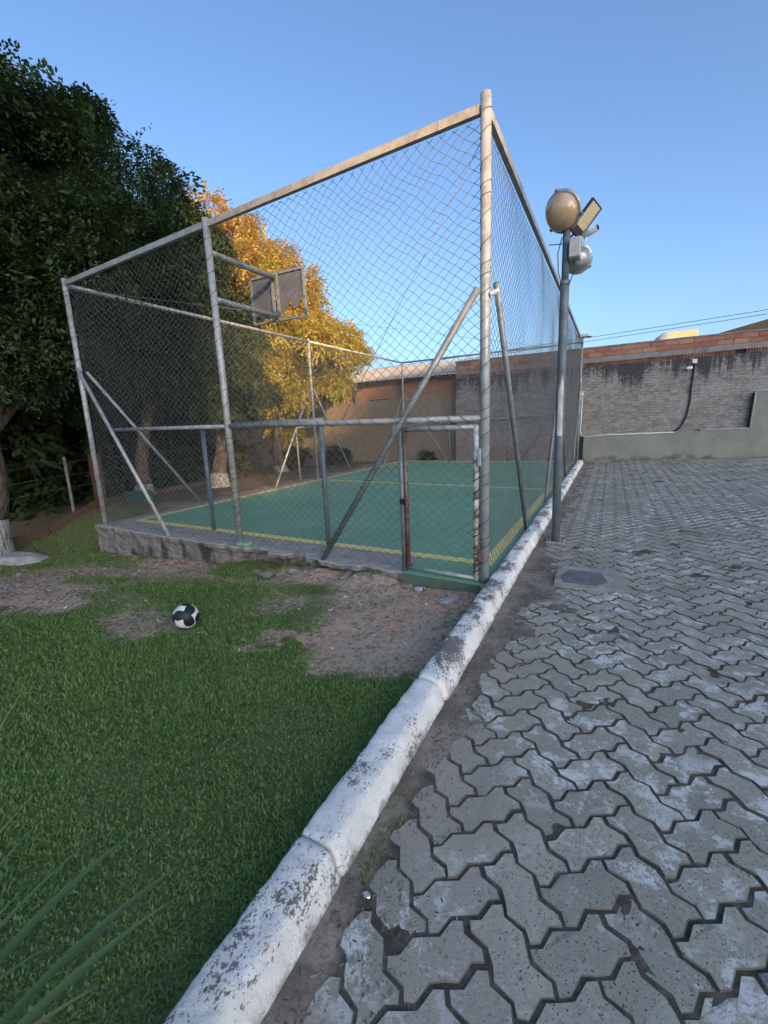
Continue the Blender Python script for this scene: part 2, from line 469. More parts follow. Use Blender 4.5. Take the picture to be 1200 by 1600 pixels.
def m_slurry():
    """cement slurry over brick courses, mould running down from the weep-hole course"""
    g = NT('slurry_coated_brick')
    s = g.xyz()
    br = g.node('ShaderNodeTexBrick')
    cmb = g.node('ShaderNodeCombineXYZ')
    wob = g.math('MULTIPLY', g.math('SUBTRACT', g.noise(2.2, 4), 0.5), 0.16)
    wob2 = g.math('MULTIPLY', g.math('SUBTRACT', g.noise(11, 4), 0.5), 0.09)
    g.l.new(s[0], cmb.inputs[0]); g.set(cmb.inputs[1], g.math('ADD', g.math('ADD', s[2], wob), wob2))
    g.l.new(cmb.outputs[0], br.inputs['Vector'])
    br.inputs['Scale'].default_value = 1.0
    br.inputs['Brick Width'].default_value = 0.26; br.inputs['Row Height'].default_value = 0.085
    br.inputs['Mortar Size'].default_value = 0.012; br.inputs['Mortar Smooth'].default_value = 0.6
    mort = br.outputs['Fac']
    v_ = g.scaled((1.5, 1, 3.4))
    drag = g.noise(3.2, 6, 0.7, v_)
    c = g.mix(g.ramp(drag, 0.35, 0.65), (0.36, 0.34, 0.32), (0.21, 0.195, 0.185))
    c = g.mix(g.ramp(g.noise(26, 5, 0.7, v_), 0.5, 0.72, 0, 0.6), c, (0.13, 0.12, 0.115))
    c = g.mix(g.math('MULTIPLY', g.math('MULTIPLY', mort, g.ramp(g.noise(2.7, 3), 0.30, 0.55)), 0.75), c, (0.14, 0.13, 0.125))
    c = g.mix(g.ramp(g.noise(1.1, 4), 0.5, 0.66, 0, 0.5), c, (0.38, 0.36, 0.34))
    # brick showing through low on the wall
    lowm = g.math('MULTIPLY', g.ramp(s[2], 0.5, 1.15, 1.0, 0.0), g.ramp(g.noise(2.6, 4), 0.45, 0.58))
    lowm = g.math('MULTIPLY', lowm, g.ramp(s[0], 0.0, 0.1, 1.0, 0.0))
    c = g.mix(g.math('MULTIPLY', lowm, 0.6), c, (0.33, 0.15, 0.10))
    # mould: streak length varies along the wall
    sx = g.node('ShaderNodeCombineXYZ'); g.l.new(s[0], sx.inputs[0])
    n1 = g.noise(1.05, 2, 0.6, sx.outputs[0]); n2 = g.noise(7.5, 4, 0.7, sx.outputs[0])
    ln = g.math('ADD', g.ramp(n1, 0.36, 0.68, 0.18, 0.95), g.ramp(n2, 0.3, 0.7, -0.28, 0.30))
    dz = g.math('SUBTRACT', 3.26, s[2])
    edge = g.math('SUBTRACT', ln, dz)
    edge = g.math('ADD', edge, g.ramp(g.noise(10, 5, 0.7), 0.3, 0.7, -0.22, 0.22))
    mould = g.ramp(edge, -0.22, 0.34)
    c = g.mix(g.math('MULTIPLY', mould, 0.88), c, (0.040, 0.042, 0.050))
    n = g.bump(drag, 0.55, 0.025)
    n = g.bump(g.math('SUBTRACT', 1.0, mort), 0.7, 0.02, n)
    n = g.bump(g.noise(42, 5, 0.7), 0.5, 0.01, n)
    return g.done(c, 0.92, 0, n, 0.15)
MAT['slurry'] = m_slurry()
def m_brick():
    g = NT('terracotta_brick')
    r = g.rand()
    c = g.mix(r, (0.30, 0.115, 0.075), (0.44, 0.25, 0.18))
    c = g.mix(g.ramp(g.noise(7, 5), 0.45, 0.7, 0, 0.55), c, (0.30, 0.22, 0.18))
    c = g.mix(g.ramp(g.noise(30, 5), 0.5, 0.75, 0, 0.4), c, (0.16, 0.09, 0.07))
    return g.done(c, 0.9, 0, g.bump(g.noise(50, 5), 0.4, 0.006), 0.2)
MAT['brick'] = m_brick()
MAT['mortar'] = m_conc('grey_mortar', (0.29, 0.275, 0.265), (0.21, 0.20, 0.195), (0.12, 0.115, 0.11), 0.58)
def m_band():
    g = NT('grey_green_plaster')
    c = g.mix(g.ramp(g.noise(1.6, 5, 0.6), 0.35, 0.68), (0.275, 0.28, 0.24), (0.225, 0.23, 0.20))
    c = g.mix(g.ramp(g.noise(11, 7, 0.7), 0.55, 0.75, 0, 0.5), c, (0.11, 0.12, 0.11))
    s = g.xyz()
    damp = g.math('ADD', g.ramp(s[2], 0.0, 0.35, 0.5, 0.0), g.ramp(g.noise(3, 5), 0.3, 0.7, -0.4, 0.3))
    c = g.mix(g.ramp(damp, 0.15, 0.7, 0, 0.7), c, (0.085, 0.095, 0.07))
    ch = g.ramp(g.noise(4.6, 4, 0.55), 0.715, 0.735)
    c = g.mix(ch, c, (0.40, 0.40, 0.38))
    return g.done(c, 0.9, 0, g.bump(g.noise(33, 6), 0.4, 0.01), 0.2)
MAT['band'] = m_band()
MAT['shed_wall'] = m_conc('beige_render', (0.30, 0.235, 0.18), (0.25, 0.195, 0.15), (0.17, 0.135, 0.11), 0.57, 0.5)
MAT['shed_upper'] = m_conc('bare_clay_wall', (0.36, 0.20, 0.13), (0.29, 0.155, 0.10), (0.16, 0.10, 0.08), 0.57, 0.6)
MAT['fibre'] = m_conc('fibre_cement_sheet', (0.34, 0.315, 0.29), (0.27, 0.25, 0.23), (0.14, 0.13, 0.12), 0.55, 1.0)
MAT['timber'] = simple('weathered_timber', (0.13, 0.075, 0.045), 0.85, c2=(0.075, 0.05, 0.035), scale=8, bump=0.4)
MAT['timber_red'] = simple('stained_timber', (0.115, 0.05, 0.03), 0.8, c2=(0.075, 0.035, 0.024), scale=6, bump=0.3)
MAT['teal'] = simple('teal_plastic', (0.035, 0.13, 0.12), 0.5)
MAT['board'] = simple('shaded_board', (0.085, 0.095, 0.12), 0.8, c2=(0.06, 0.068, 0.088), scale=4, bump=0.2)  # darkened in the colour so the sunlit backboard looks shaded
MAT['house_cream'] = simple('cream_render', (0.55, 0.42, 0.24), 0.85, var=0.2, scale=0.6)
MAT['house_grey'] = simple('grey_render', (0.30, 0.29, 0.28), 0.9, var=0.2, scale=0.8)
MAT['roof_dark'] = simple('shaded_roof', (0.016, 0.018, 0.02), 0.7, var=0.3, scale=2)  # blackened in the colour so the sunlit house roof looks shaded
MAT['glass'] = simple('window_glass', (0.03, 0.04, 0.05), 0.1, var=0.1)
MAT['far_ground'] = simple('far_ground', (0.16, 0.14, 0.11), 0.95, c2=(0.09, 0.10, 0.06), scale=0.2)
MAT['ball_white'] = simple('ball_white', (0.72, 0.74, 0.72), 0.45, c2=(0.52, 0.53, 0.50), scale=22, bump=0.2)
MAT['ball_black'] = simple('ball_black', (0.014, 0.015, 0.022), 0.5, var=0.3, scale=22, bump=0.2)
MAT['litter'] = simple('litter_paper', (0.62, 0.63, 0.62), 0.6, var=0.3)
MAT['foil'] = simple('foil', (0.75, 0.77, 0.78), 0.25, 0.9, 0.3, 30, 0.5)

# ------------------------------------------------------------------ layout constants (metres)
A, B, C, D = (0.0, 0.0), (-6.85, 0.477), (-6.72, 13.03), (0.0, 12.78)
HT, RAIL = 4.0, 1.545
def lerp2(p, q, t): return (p[0]+(q[0]-p[0])*t, p[1]+(q[1]-p[1])*t)
def front_y(x): return B[1] * x / B[0]
def pave_z(x): return -0.077 + 0.036 * np.asarray(x)
def terr(x, y):
    x, y = np.asarray(x, float), np.asarray(y, float)
    zf = -0.07 + 0.066 * np.clip(x, -8, 0)
    fy = B[1]*x/B[0]
    zf = zf + 0.075*np.exp(-((y-fy+0.05)/0.32)**2)*sstep(-4.0,-2.6,x)*sstep(-0.75,-1.2,x)*(1+0.8*fbm(x*4,y*4,3.0)) + 0.04*np.exp(-((y-fy+0.05)/0.25)**2)*sstep(-7.5,-6.0,x)*sstep(-3.0,-5.0,x)*(1+fbm(x*3,y*3,5.0))
    t = sstep(0.45, 2.4, y)
    z = zf * (1-t) - 0.10 * t
    return z - 0.25 * sstep(-9.9, -11.5, x)
LX = np.array([-12, -6.3, -4.8, -3.8, -2.7, -2.1, -1.5, -1.2, -0.8, -0.4, 0.0, 0.3])
LY = np.array([-1.9, -1.85, -1.75, -1.72, -1.78, -1.62, -1.55, -1.52, -1.68, -1.82, -1.6, -1.4])
def grass_d(x, y):
    """how much grass grows at a spot: the mown lawn, thinning to bare trodden soil before the court"""
    x, y = np.asarray(x, float), np.asarray(y, float)
    e = np.interp(x, LX, LY) + 0.30*fbm(x*2.6, y*2.6, 3.3) + 0.12*vnoise(x*9, y*9) + 0.08*vnoise(x*23, y*23)
    lawn = sstep(0.16, -0.26, y - e)*(1 - 0.25*sstep(0.12, 0.34, fbm(x*2.3+7, y*2.3, 6.6)))
    n = fbm(x*1.5+4, y*2.6, 9.1)
    thin = 0.16 + 0.40*sstep(-0.14, 0.20, n)
    def blob(cx, cy, rx, ry, k): return k*np.exp(-((x-cx)/rx)**2 - ((y-cy)/ry)**2)
    thin = thin + blob(-3.0, -0.75, 0.85, 0.40, 0.55) + blob(-1.75, -0.40, 0.35, 0.14, 0.55) + blob(-2.1, -1.25, 0.5, 0.25, 0.35)
    thin = thin + blob(-8.0, 0.9, 1.6, 0.8, 0.5) + blob(-0.62, 0.0, 0.5, 0.07, 0.30) + blob(-0.95, -0.75, 0.15, 0.1, 0.3)
    bare = blob(-0.65, -0.8, 0.55, 0.5, 1.0) + blob(-5.6, -1.35, 1.0, 0.32, 1.0) + blob(-4.9, 0.05, 0.7, 0.25, 0.6)
    thin = np.clip(thin - bare - 0.45*np.exp(-((y-B[1]*x/B[0]+0.2)/0.16)**2)*sstep(-3.2,-2.4,x), 0, 0.75)
    thin = thin * sstep(2.6, 1.4, y)
    return np.clip(np.maximum(lawn, thin), 0, 1)

# ------------------------------------------------------------------ setting: far ground, soil, paving
mb = MB().add([(-900,-900,-0.9),(900,-900,-0.9),(900,900,-0.9),(-900,900,-0.9)], [(0,1,2,3)])
tag(mb.build('far_ground', MAT['far_ground']), kind='structure')

def grid_mesh(name, xs, ys, zf, attr=None, attr_name='grass'):
    X, Y = np.meshgrid(xs, ys)
    Z = zf(X, Y)
    nx, ny = len(xs), len(ys)
    V = np.stack([X, Y, Z], -1).reshape(-1, 3)
    i = np.arange(nx*ny).reshape(ny, nx)
    Q = np.stack([i[:-1,:-1], i[:-1,1:], i[1:,1:], i[1:,:-1]], -1).reshape(-1, 4)
    me = raw_mesh(name, V, Q, np.full(len(Q), 4))
    if attr is not None:
        a = me.attributes.new(attr_name, 'FLOAT', 'POINT')
        a.data.foreach_set('value', np.ascontiguousarray(attr(X, Y).ravel(), np.float32))
    return me
xs = np.concatenate([np.linspace(-26, -9, 40), np.linspace(-8.9, -3, 110), np.linspace(-2.96, 0.12, 110)])
ys = np.concatenate([np.linspace(-7, -3, 60), np.linspace(-2.95, 1.0, 130), np.linspace(1.1, 30, 70)])
def soil_z(x, y):
    rough = (1 - 0.6*grass_d(x, y))
    return terr(x, y) + rough*0.018*fbm(x*5, y*5, 2.0) + 0.02*fbm(x*1.1, y*1.1, 5.0) - 0.03*sstep(0.02, 0.12, x)
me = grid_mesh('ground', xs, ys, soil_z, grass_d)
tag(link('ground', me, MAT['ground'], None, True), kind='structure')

# joint soil and drifted dirt of the paving: rises over the pavers beside the kerb
def cover(x, y):
    d = x - 0.28
    wdt = 0.06 + 0.15*np.exp(-((y+1.75)/0.6)**2) + 0.10*fbm(y*0.9, x*0.4, 1.0) + 0.60*np.exp(-((y-0.1)/1.0)**2) + 0.25*sstep(1, 6, y)
    c = 1 - d/np.maximum(wdt, 0.1)
    c = c + 0.75*fbm(x*3.7, y*3.7, 7.0) + 0.35*fbm(x*12, y*12, 4.0)
    return np.clip(c, 0, 1.2)
def joint_z(x, y):
    c = cover(x, y)
    return pave_z(x) - 0.0048 + 0.0015*sstep(3.0, 8.0, y) + 0.0030*fbm(x*4, y*4, 2.0) + 0.0095*sstep(0.15, 0.75, c) + 0.002*fbm(x*30, y*30) + 0.010*sstep(0.35, 0.27, x)
xs = np.concatenate([np.linspace(0.2, 1.8, 120), np.linspace(1.85, 7, 40), np.linspace(7.5, 13.9, 10)])
ys = np.concatenate([np.linspace(-7, -4.6, 20), np.linspace(-4.58, 1.6, 440), np.linspace(1.65, 13.2, 190)])
me = grid_mesh('paving', xs, ys, joint_z, lambda x, y: cover(x, y), 'cover')
paving = tag(link('paving', me, MAT['joint'], None, True), kind='structure')

# interlocking pavers: 45 degree herringbone of two-to-one zigzag blocks
PW = 0.1365
def paver_outline(inset):
    unit = [((0,0),(1,0)),((1,0),(2,0)),((2,0),(2,1)),((2,1),(1,1)),((1,1),(0,1)),((0,1),(0,0))]
    a = 0.104
    P = []
    for (x0,y0),(x1,y1) in unit:
        tx, ty = x1-x0, y1-y0
        nx, ny = ty, -tx
        for u, w in ((0.0,0.0),(0.29,a),(0.71,-a)):
            P.append(((x0+tx*u+nx*w-1)*PW, (y0+ty*u+ny*w-0.5)*PW))
    n = len(P); out = []
    for i in range(n):
        p, c, q = P[i-1], P[i], P[(i+1) % n]
        e1 = Vector((c[0]-p[0], c[1]-p[1])).normalized(); e2 = Vector((q[0]-c[0], q[1]-c[1])).normalized()
        n1, n2 = Vector((-e1.y, e1.x)), Vector((-e2.y, e2.x))
        b = (n1+n2); b = b/max(b.length_squared/2, 0.5)
        out.append((c[0]+b.x*inset, c[1]+b.y*inset))
    return out
o1, o2, o3 = paver_outline(0.0045), paver_outline(0.0056), paver_outline(0.0082)
NP = len(o1)
pv_v = [(x,y,-0.013) for x,y in o1] + [(x,y,-0.0025) for x,y in o2] + [(x,y,0.0) for x,y in o3]
pv_f = [tuple(range(2*NP, 3*NP))]
for k in range(2):
    for i in range(NP):
        j = (i+1) % NP
        pv_f.append((k*NP+i, k*NP+j, (k+1)*NP+j, (k+1)*NP+i))
def worn_paver(seed):
    rg = np.random.default_rng(seed)
    j = rg.normal(0, 0.0016, (NP, 2))
    chip = rg.random(NP) < 0.06
    V = []
    for k in range(3):
        for i in range(NP):
            x, y, z = pv_v[k*NP+i]
            c = 1 - (0.022 if chip[i] and k > 0 else 0.0)
            V.append(((x+j[i,0])*c, (y+j[i,1])*c, z - (0.003 if chip[i] and k == 2 else 0)))
    me = bpy.data.meshes.new('paver')
    me.from_pydata(V, [], pv_f); me.update()
    me.materials.append(MAT['paver']); me.materials.append(MAT['edge'])
    for p in me.polygons:
        if p.index > 0: p.material_index = 1
    return me
paver_mes = [worn_paver(q) for q in range(12)]
spots = []
q2 = PW*math.sqrt(2)
for i in range(-60, 120):
    for j in range(-4, 40):
        for kind, (ox, oy) in ((0, (0.0, 0.0)), (1, (-q2, q2/2))):
            x = 1.012 + j*2*q2 + ox - 8*q2
            y = -2.046 + i*q2 + oy
            if 0.24 < x < 13.6 and -6.0 < y < 12.92: spots.append((x, y, 45 if kind == 0 else 135))
def px_of(x, y, z):
    d = np.array([x, y, z]) - CAM
    w = d @ fw
    if w < 0.15: return None
    return 600 + F_PX*(d@CX)/w, 800 - F_PX*(d@CU)/w, w
vis = []
for s_ in spots:
    q = px_of(s_[0], s_[1], float(pave_z(s_[0])))
    shown = q is not None and -60 < q[0] < 1260 and q[1] < 1680
    vis.append((0 if shown else 1, q[2] if q else 99, s_))
vis.sort(key=lambda t: (t[0], t[1]))
tilt = math.atan(0.036)
for _, _, (x, y, a) in vis[:300]:
    o = bpy.data.objects.new('paver', random.choice(paver_mes))
    COL.objects.link(o)
    o.parent = paving
    o.location = (x + random.gauss(0, 0.0015), y + random.gauss(0, 0.0015), float(pave_z(x)) + random.uniform(-0.0035, 0.0020))
    m = Matrix.Rotation(-tilt, 3, 'Y') @ Matrix.Rotation(random.gauss(0, 0.006), 3, 'X') @ Matrix.Rotation(random.gauss(0, 0.006), 3, 'Y') @ Matrix.Rotation(R(a) + random.gauss(0, 0.008), 3, 'Z')
    o.rotation_euler = m.to_euler()
rest = np.array([s_ for _, _, s_ in vis[300:]])
pvv = np.array(pv_v)
th = np.radians(rest[:, 2]) + RNG.normal(0, 0.008, len(rest))
px_ = pvv[None,:,0]*np.cos(th)[:,None] - pvv[None,:,1]*np.sin(th)[:,None] + rest[:,0:1]
py_ = pvv[None,:,0]*np.sin(th)[:,None] + pvv[None,:,1]*np.cos(th)[:,None] + rest[:,1:2]
pz_ = pvv[None,:,2] + pave_z(px_) + RNG.uniform(-0.0025, 0.0015, (len(rest),1)) + (px_-rest[:,0:1])*RNG.normal(0,0.006,(len(rest),1))
jx = RNG.normal(0, 0.0018, (len(rest), NP)); jy = RNG.normal(0, 0.0018, (len(rest), NP))
px_ = px_ + np.tile(jx, (1, 3)); py_ = py_ + np.tile(jy, (1, 3))
V = np.stack([px_, py_, pz_], -1).reshape(-1, 3)
fl = np.concatenate([np.array(f) for f in pv_f]); sz = np.array([len(f) for f in pv_f])
flat = (fl[None,:] + (np.arange(len(rest))*len(pvv))[:,None]).ravel()
me = raw_mesh('paver_run', V, flat, np.tile(sz, len(rest)))
at = me.attributes.new('tone', 'FLOAT', 'FACE')
at.data.foreach_set('value', np.repeat(RNG.random(len(rest)), len(pv_f)).astype(np.float32))
me.materials.append(MAT['paver_far']); me.materials.append(MAT['edge'])
mi = np.ones(len(pv_f), np.int32); mi[0] = 0
me.polygons.foreach_set('material_index', np.tile(mi, len(rest)))
tag(link('paver_run', me, None, paving), kind='stuff')

# drain slab let into the paving
g = MB(); z = float(pave_z(0.95))
pts = [(0.60,0.27),(0.80,0.24),(1.02,0.29),(1.19,0.26),(1.235,0.5),(1.21,0.86),(1.0,0.90),(0.78,0.87),(0.62,0.89),(0.585,0.55)]
g.poly(pts, z-0.06, z+0.006)
dr = g.build('drain_cover', MAT['conc_top'])
tag(dr, 'cracked flat concrete drain slab sunk in the paving near the lamp post', 'drain cover')
g = MB().poly([(0.68,0.36),(0.95,0.34),(1.06,0.48),(1.0,0.74),(0.70,0.76),(0.645,0.56)], z+0.0055, z+0.0095)
g.build('asphalt_patch', simple('dark_patch', (0.17,0.165,0.155), 0.9, var=0.3), dr)

# ------------------------------------------------------------------ kerb: one stone after another
kerb = tag(empty('kerb', (0.17, 0, 0)), kind='structure')
JY = [-6.2, -5.15, -4.05, -2.93, -1.82, -0.62, 0.42, 1.5, 2.6, 3.7, 4.8, 5.9, 7.0, 8.1, 9.2, 10.3, 11.4, 12.3]
prof = [(0.060,-0.25),(0.058,-0.02),(0.058,0.048),(0.064,0.060),(0.085,0.066),(0.186,0.063),(0.202,0.052),(0.210,0.034),(0.228,-0.02),(0.252,-0.078),(0.26,-0.25)]
for k in range(len(JY)-1):
    y0, y1 = JY[k]+0.004, JY[k+1]-0.004
    near = y1 < 3
    ns = 56 if near else 14
    dx, dz, tz = random.uniform(-0.007,0.007), random.uniform(-0.005,0.005), random.uniform(-0.004,0.004)
    V, Fc = [], []
    # refine the profile
    pr = []
    for i in range(len(prof)-1):
        m_ = 3 if near else 1
        for q in range(m_):
            t = q/m_; pr.append((prof[i][0]*(1-t)+prof[i+1][0]*t, prof[i][1]*(1-t)+prof[i+1][1]*t))
    pr.append(prof[-1])
    npz = len(pr)
    for s_ in range(ns+1):
        t = s_/ns; y = y0+(y1-y0)*t
        e = min(t, 1-t)*(y1-y0)
        rnd = 0.010*max(0, 1-e/0.022)**1.5
        for (x, z) in pr:
            nx, nz = x-0.16, z+0.02
            L = math.hypot(nx, nz)+1e-6
            d = 0.007*float(fbm(x*8, y*6+k*3, z*8)) + 0.009*float(fbm(x*30, y*26, z*30)) - rnd - 0.02*float(sstep(0.22,0.42,fbm(y*6+k, x*3, 4.0)))*float(math.exp(-((x-0.2)/0.02)**2-((z-0.055)/0.02)**2))
            if z < -0.1: d = 0
            V.append((x+dx+nx/L*d, y, z+dz+tz*(t-0.5)*2+nz/L*d))
    for s_ in range(ns):
        for i in range(npz-1):
            Fc.append((s_*npz+i, s_*npz+i+1, (s_+1)*npz+i+1, (s_+1)*npz+i))
    Fc.append(tuple(range(npz-1, -1, -1))); Fc.append(tuple(ns*npz+i for i in range(npz)))
    Fc = [tuple(reversed(f)) for f in Fc]
    MB().add(V, Fc).build('kerb_stone', MAT['kerb'], kerb, True)

# ------------------------------------------------------------------ court
YL = lambda x: 0.575 - 0.052*x                       # front yellow line (centre)
apron = MB().poly([(-6.98, 0.62), (0.03, 0.12), (0.03, 12.9), (-6.98, 13.15)], -0.8, -0.008)
tag(apron.build('concrete_apron', MAT['conc_top']), kind='structure')
fl_pts = [(-6.60, YL(-6.6)+0.0), (-0.86, YL(-0.86)), (-0.86, front_y(-0.86)-0.085), (0.02, -0.09), (0.02, 12.45), (-6.60, 12.55)]
court = tag(MB().poly(fl_pts, -0.35, -0.002).build('court_floor', MAT['court']), kind='structure')
def line(p, q, w, z=0.002):
    d = Vector((q[0]-p[0], q[1]-p[1])).normalized(); n = Vector((-d.y, d.x))*w/2
    g = MB().poly([(p[0]-n.x,p[1]-n.y),(q[0]-n.x,q[1]-n.y),(q[0]+n.x,q[1]+n.y),(p[0]+n.x,p[1]+n.y)], -0.001, z)
    g.build('painted_line', MAT['line'], court)
line((-6.62, YL(-6.62)), (-0.19, YL(-0.19)), 0.135, 0.0022)
line((-0.115, 0.52), (-0.115, 12.4), 0.13, 0.0026)
line((-6.585, YL(-6.585)+0.05), (-6.62, 12.42), 0.10, 0.0026)
line((-6.54, 6.62), (-0.19, 5.98), 0.10, 0.0022)
line((-6.57, 12.40), (-0.19, 12.33), 0.10, 0.0022)

# front plinth: the broken edge of the slab
n_ = 190
rows = [(0.34,0.0),(0.12,0.0),(0.03,0.0),(0.0,-0.012),(0.0,-0.055),(0.015,-0.085)] + [(0.02,-0.115-0.03*q) for q in range(13)] + [(0.02,-0.62),(0.3,-0.62)]
V, Fc = [], []
for i in range(n_+1):
    x = -7.0 + (7.0-0.862)*i/n_
    fy = front_y(x) - 0.11
    er = float(sstep(-4.2,-3.1,x)*sstep(-1.0,-1.4,x))
    rag = 0.035*float(fbm(x*2.2, 1.0)) + 0.09*er*float(sstep(-0.1,0.3,fbm(x*3.3, 8.0)))
    for j, (ry, rz) in enumerate(rows):
        d = 0.0
        if j >= 2: d = rag + 0.030*float(fbm(x*6, rz*14, 2.0)) + 0.022*float(fbm(x*17, rz*30, 5.0))
        if 5 <= j <= len(rows)-2: d += er*(0.085+0.05*float(fbm(x*6, rz*9)))
        dz = 0.018*float(fbm(x*8, 0.9, 6)) if j >= 2 else -0.004
        yy = fy+ry-(-d) if j < len(rows)-1 else fy+0.4
        if j == 0: yy = YL(x)-0.02
        V.append((x, yy, rz+dz-0.003))
m_ = len(rows)
for i in range(n_):
    for j in range(m_-1):
        Fc.append((i*m_+j, i*m_+j+1, (i+1)*m_+j+1, (i+1)*m_+j))
Fc.append(tuple(range(m_-1, -1, -1))); Fc.append(tuple(n_*m_+j for j in range(m_)))
pl = MB().add(V, Fc).build('concrete_plinth', MAT['conc_wall'])
tag(pl, 'stained grey concrete retaining edge below the front fence, broken near the middle', 'retaining wall')
pl.data.materials.append(MAT['conc_top'])
for p in pl.data.polygons:
    if p.normal.z > 0.75 and p.center.z > -0.06: p.material_index = 1
st = MB().poly([(-0.862, front_y(-0.862)-0.115), (-0.02, -0.115), (-0.02, 0.0), (-0.862, 0.05)], -0.5, -0.005)
tag(st.build('gate_step', simple('mossy_green_step', (0.085, 0.15, 0.105), 0.85, c2=(0.10, 0.10, 0.075), scale=9, bump=0.4)), 'green painted concrete step under the fence gate', 'step')

# ------------------------------------------------------------------ the fenced cage
fence = thing('sports_cage', (-3.4, 6.5, 0), 'tall steel and wire mesh cage enclosing the green sports court', 'fence')
def post(p, r=0.04, z0=-0.02, z1=HT, m='galv', name='post'):
    return MB().tube([(p[0],p[1],z0),(p[0],p[1],z1)], r, 14).build(name, MAT[m], fence, True)
def bar(name, p, q, r, m='galv', n=10):
    return MB().tube([p, q], r, n).build(name, MAT[m], fence, True)
def helix(p, q, r, turns, par, wr=0.0028, ph=0.0):
    p, q = Vector(p), Vector(q); t = (q-p).normalized()
    a = t.cross(Vector((0,0,1)) if abs(t.z) < 0.9 else Vector((1,0,0))).normalized(); c = t.cross(a)
    g = MB(); L = (q-p).length
    # grouped wraps with a run between them
    pts = []
    N = int(turns*10)
    for i in range(N+1):
        u = i/N
        w = u + 0.012*math.sin(u*41+ph)
        ang = 2*math.pi*turns*u + ph
        pts.append(p + t*(L*min(max(w,0),1)) + (a*math.cos(ang)+c*math.sin(ang))*(r+wr*0.7))
    g.tube(pts, wr, 4)
    return g.build('tie_wire', MAT['tie'], par)
Mf, Nl, Nr = lerp2(B, A, 0.505), (-6.785, 6.79), (0.0, 6.35)
pa = post(A, 0.043, -0.09, 4.03)
helix((0,0,0.1),(0,0,3.95),0.043,26,pa)
pb = post(B, 0.040); helix((*B,0.05),(*B,3.9),0.040,30,pb,ph=1)
pm = post(Mf, 0.042); helix((*Mf,0.05),(*Mf,1.5),0.042,16,pm,ph=2); helix((*Mf,1.6),(*Mf,3.9),0.042,12,pm,ph=2)
for p in (C, D, Nl, Nr): post(p, 0.036)
# base flanges of the front middle post
MB().box((Mf[0]-0.02,Mf[1]-0.07,-0.004),(Mf[0]+0.16,Mf[1]+0.06,0.05),0.012).build('footing', MAT['court'], fence)
# top beams
def beam(p, q, h, t, m, name='top_beam'):
    d = Vector((q[0]-p[0], q[1]-p[1], 0)); L = d.length; d.normalize()
    n = Vector((-d.y, d.x, 0))
    c = ((p[0]+q[0])/2, (p[1]+q[1])/2, p[2])
    return MB().obox(c, d, n, (0,0,1), L/2, t/2, h/2).build(name, MAT[m], fence)
b1 = beam((-0.05,0.003,3.93),(Mf[0]+0.05,Mf[1],3.93),0.068,0.05,'beam')
for s_ in (0.12,0.42,0.78): MB().box((-3.3*s_-0.004,front_y(-3.3*s_)-0.0285,3.894),(-3.3*s_+0.004,front_y(-3.3*s_)+0.0285,3.966)).build('weld_seam', MAT['galv'], b1)
beam((Mf[0]-0.05,Mf[1],3.93),(B[0]+0.04,B[1],3.93),0.068,0.05,'galv')
beam((0,0.05,3.93),(0,Nr[1]-0.03,3.93),0.075,0.05,'beam')
beam((0,Nr[1]+0.03,3.93),(0,D[1]-0.03,3.93),0.075,0.05,'beam')
bar('top_rail',(*B,3.90),(*Nl,3.92),0.036); bar('top_rail',(*Nl,3.92),(*C,3.95),0.033); bar('top_rail',(*C,3.95),(*D,3.93),0.033)
# middle rails
xr = -6.06
r1 = bar('middle_rail',(Mf[0]-0.03,Mf[1],RAIL+0.04),(xr,front_y(xr),RAIL+0.075),0.028)
helix((Mf[0],Mf[1],RAIL+0.04),(xr,front_y(xr),RAIL+0.075),0.028,14,r1)
r2 = bar('middle_rail',(-0.02,0.0,RAIL),(Mf[0]+0.03,Mf[1],RAIL+0.04),0.031)
helix((-0.05,0.0,RAIL),(Mf[0],Mf[1],RAIL+0.04),0.031,17,r2)
# braces
def brace(p, q, r=0.027, m='galv'):
    o = bar('brace', p, q, r, m); return o
ba = brace((-0.05,-0.045,2.62),(-1.95,front_y(-1.95)-0.045,-0.02),0.031,'galv_dark')
helix((-0.5,front_y(-.5)-0.045,2.0),(-1.9,front_y(-1.9)-0.045,0.05),0.031,18,ba)
brace((0.045,0.2,2.70),(0.045,2.14,-0.03),0.028,'galv_dark')
bb = brace((B[0]+0.03,B[1]-0.045,2.62),(-4.93,front_y(-4.93)-0.05,-0.01),0.028)
helix((-6.6,front_y(-6.6)-0.045,2.2),(-4.97,front_y(-4.97)-0.05,0.05),0.028,15,bb)
brace((B[0]+0.05,0.56,2.58),(-6.81,2.55,-0.02),0.026)
for s_, ft in ((-1,-1.95),(1,1.95)):
    brace((Nl[0],Nl[1]+s_*0.1,2.6),(Nl[0]+0.02,Nl[1]+ft,-0.03),0.024)
    brace((Nr[0],Nr[1]+s_*0.1,2.6),(Nr[0],Nr[1]+ft,-0.03),0.024,'galv_dark')
brace((C[0],C[1]-0.08,2.66),(C[0],C[1]-2.0,-0.03),0.022); brace((C[0]+0.08,C[1],2.66),(C[0]+1.92,12.96,-0.03),0.022)
brace((D[0]-0.08,D[1],2.6),(D[0]-1.95,12.85,-0.03),0.024,'galv_dark'); brace((0,D[1]-0.08,2.6),(0,D[1]-1.95,-0.03),0.024,'galv_dark')
# short rails and stub posts by the side and the back
bar('middle_rail',(Nl[0],Nl[1],1.54),(-6.79,5.93,1.54),0.024); bar('stub_post',(-6.79,5.93,1.54),(-6.79,5.96,-0.03),0.024)
bar('middle_rail',(-0.05,12.79,1.60),(-5.3,12.97,1.60),0.026,'galv_dark')
bar('gate_post',(-0.862,front_y(-0.862),-0.02),(-0.862,front_y(-0.862),RAIL),0.030,'galv_dark')

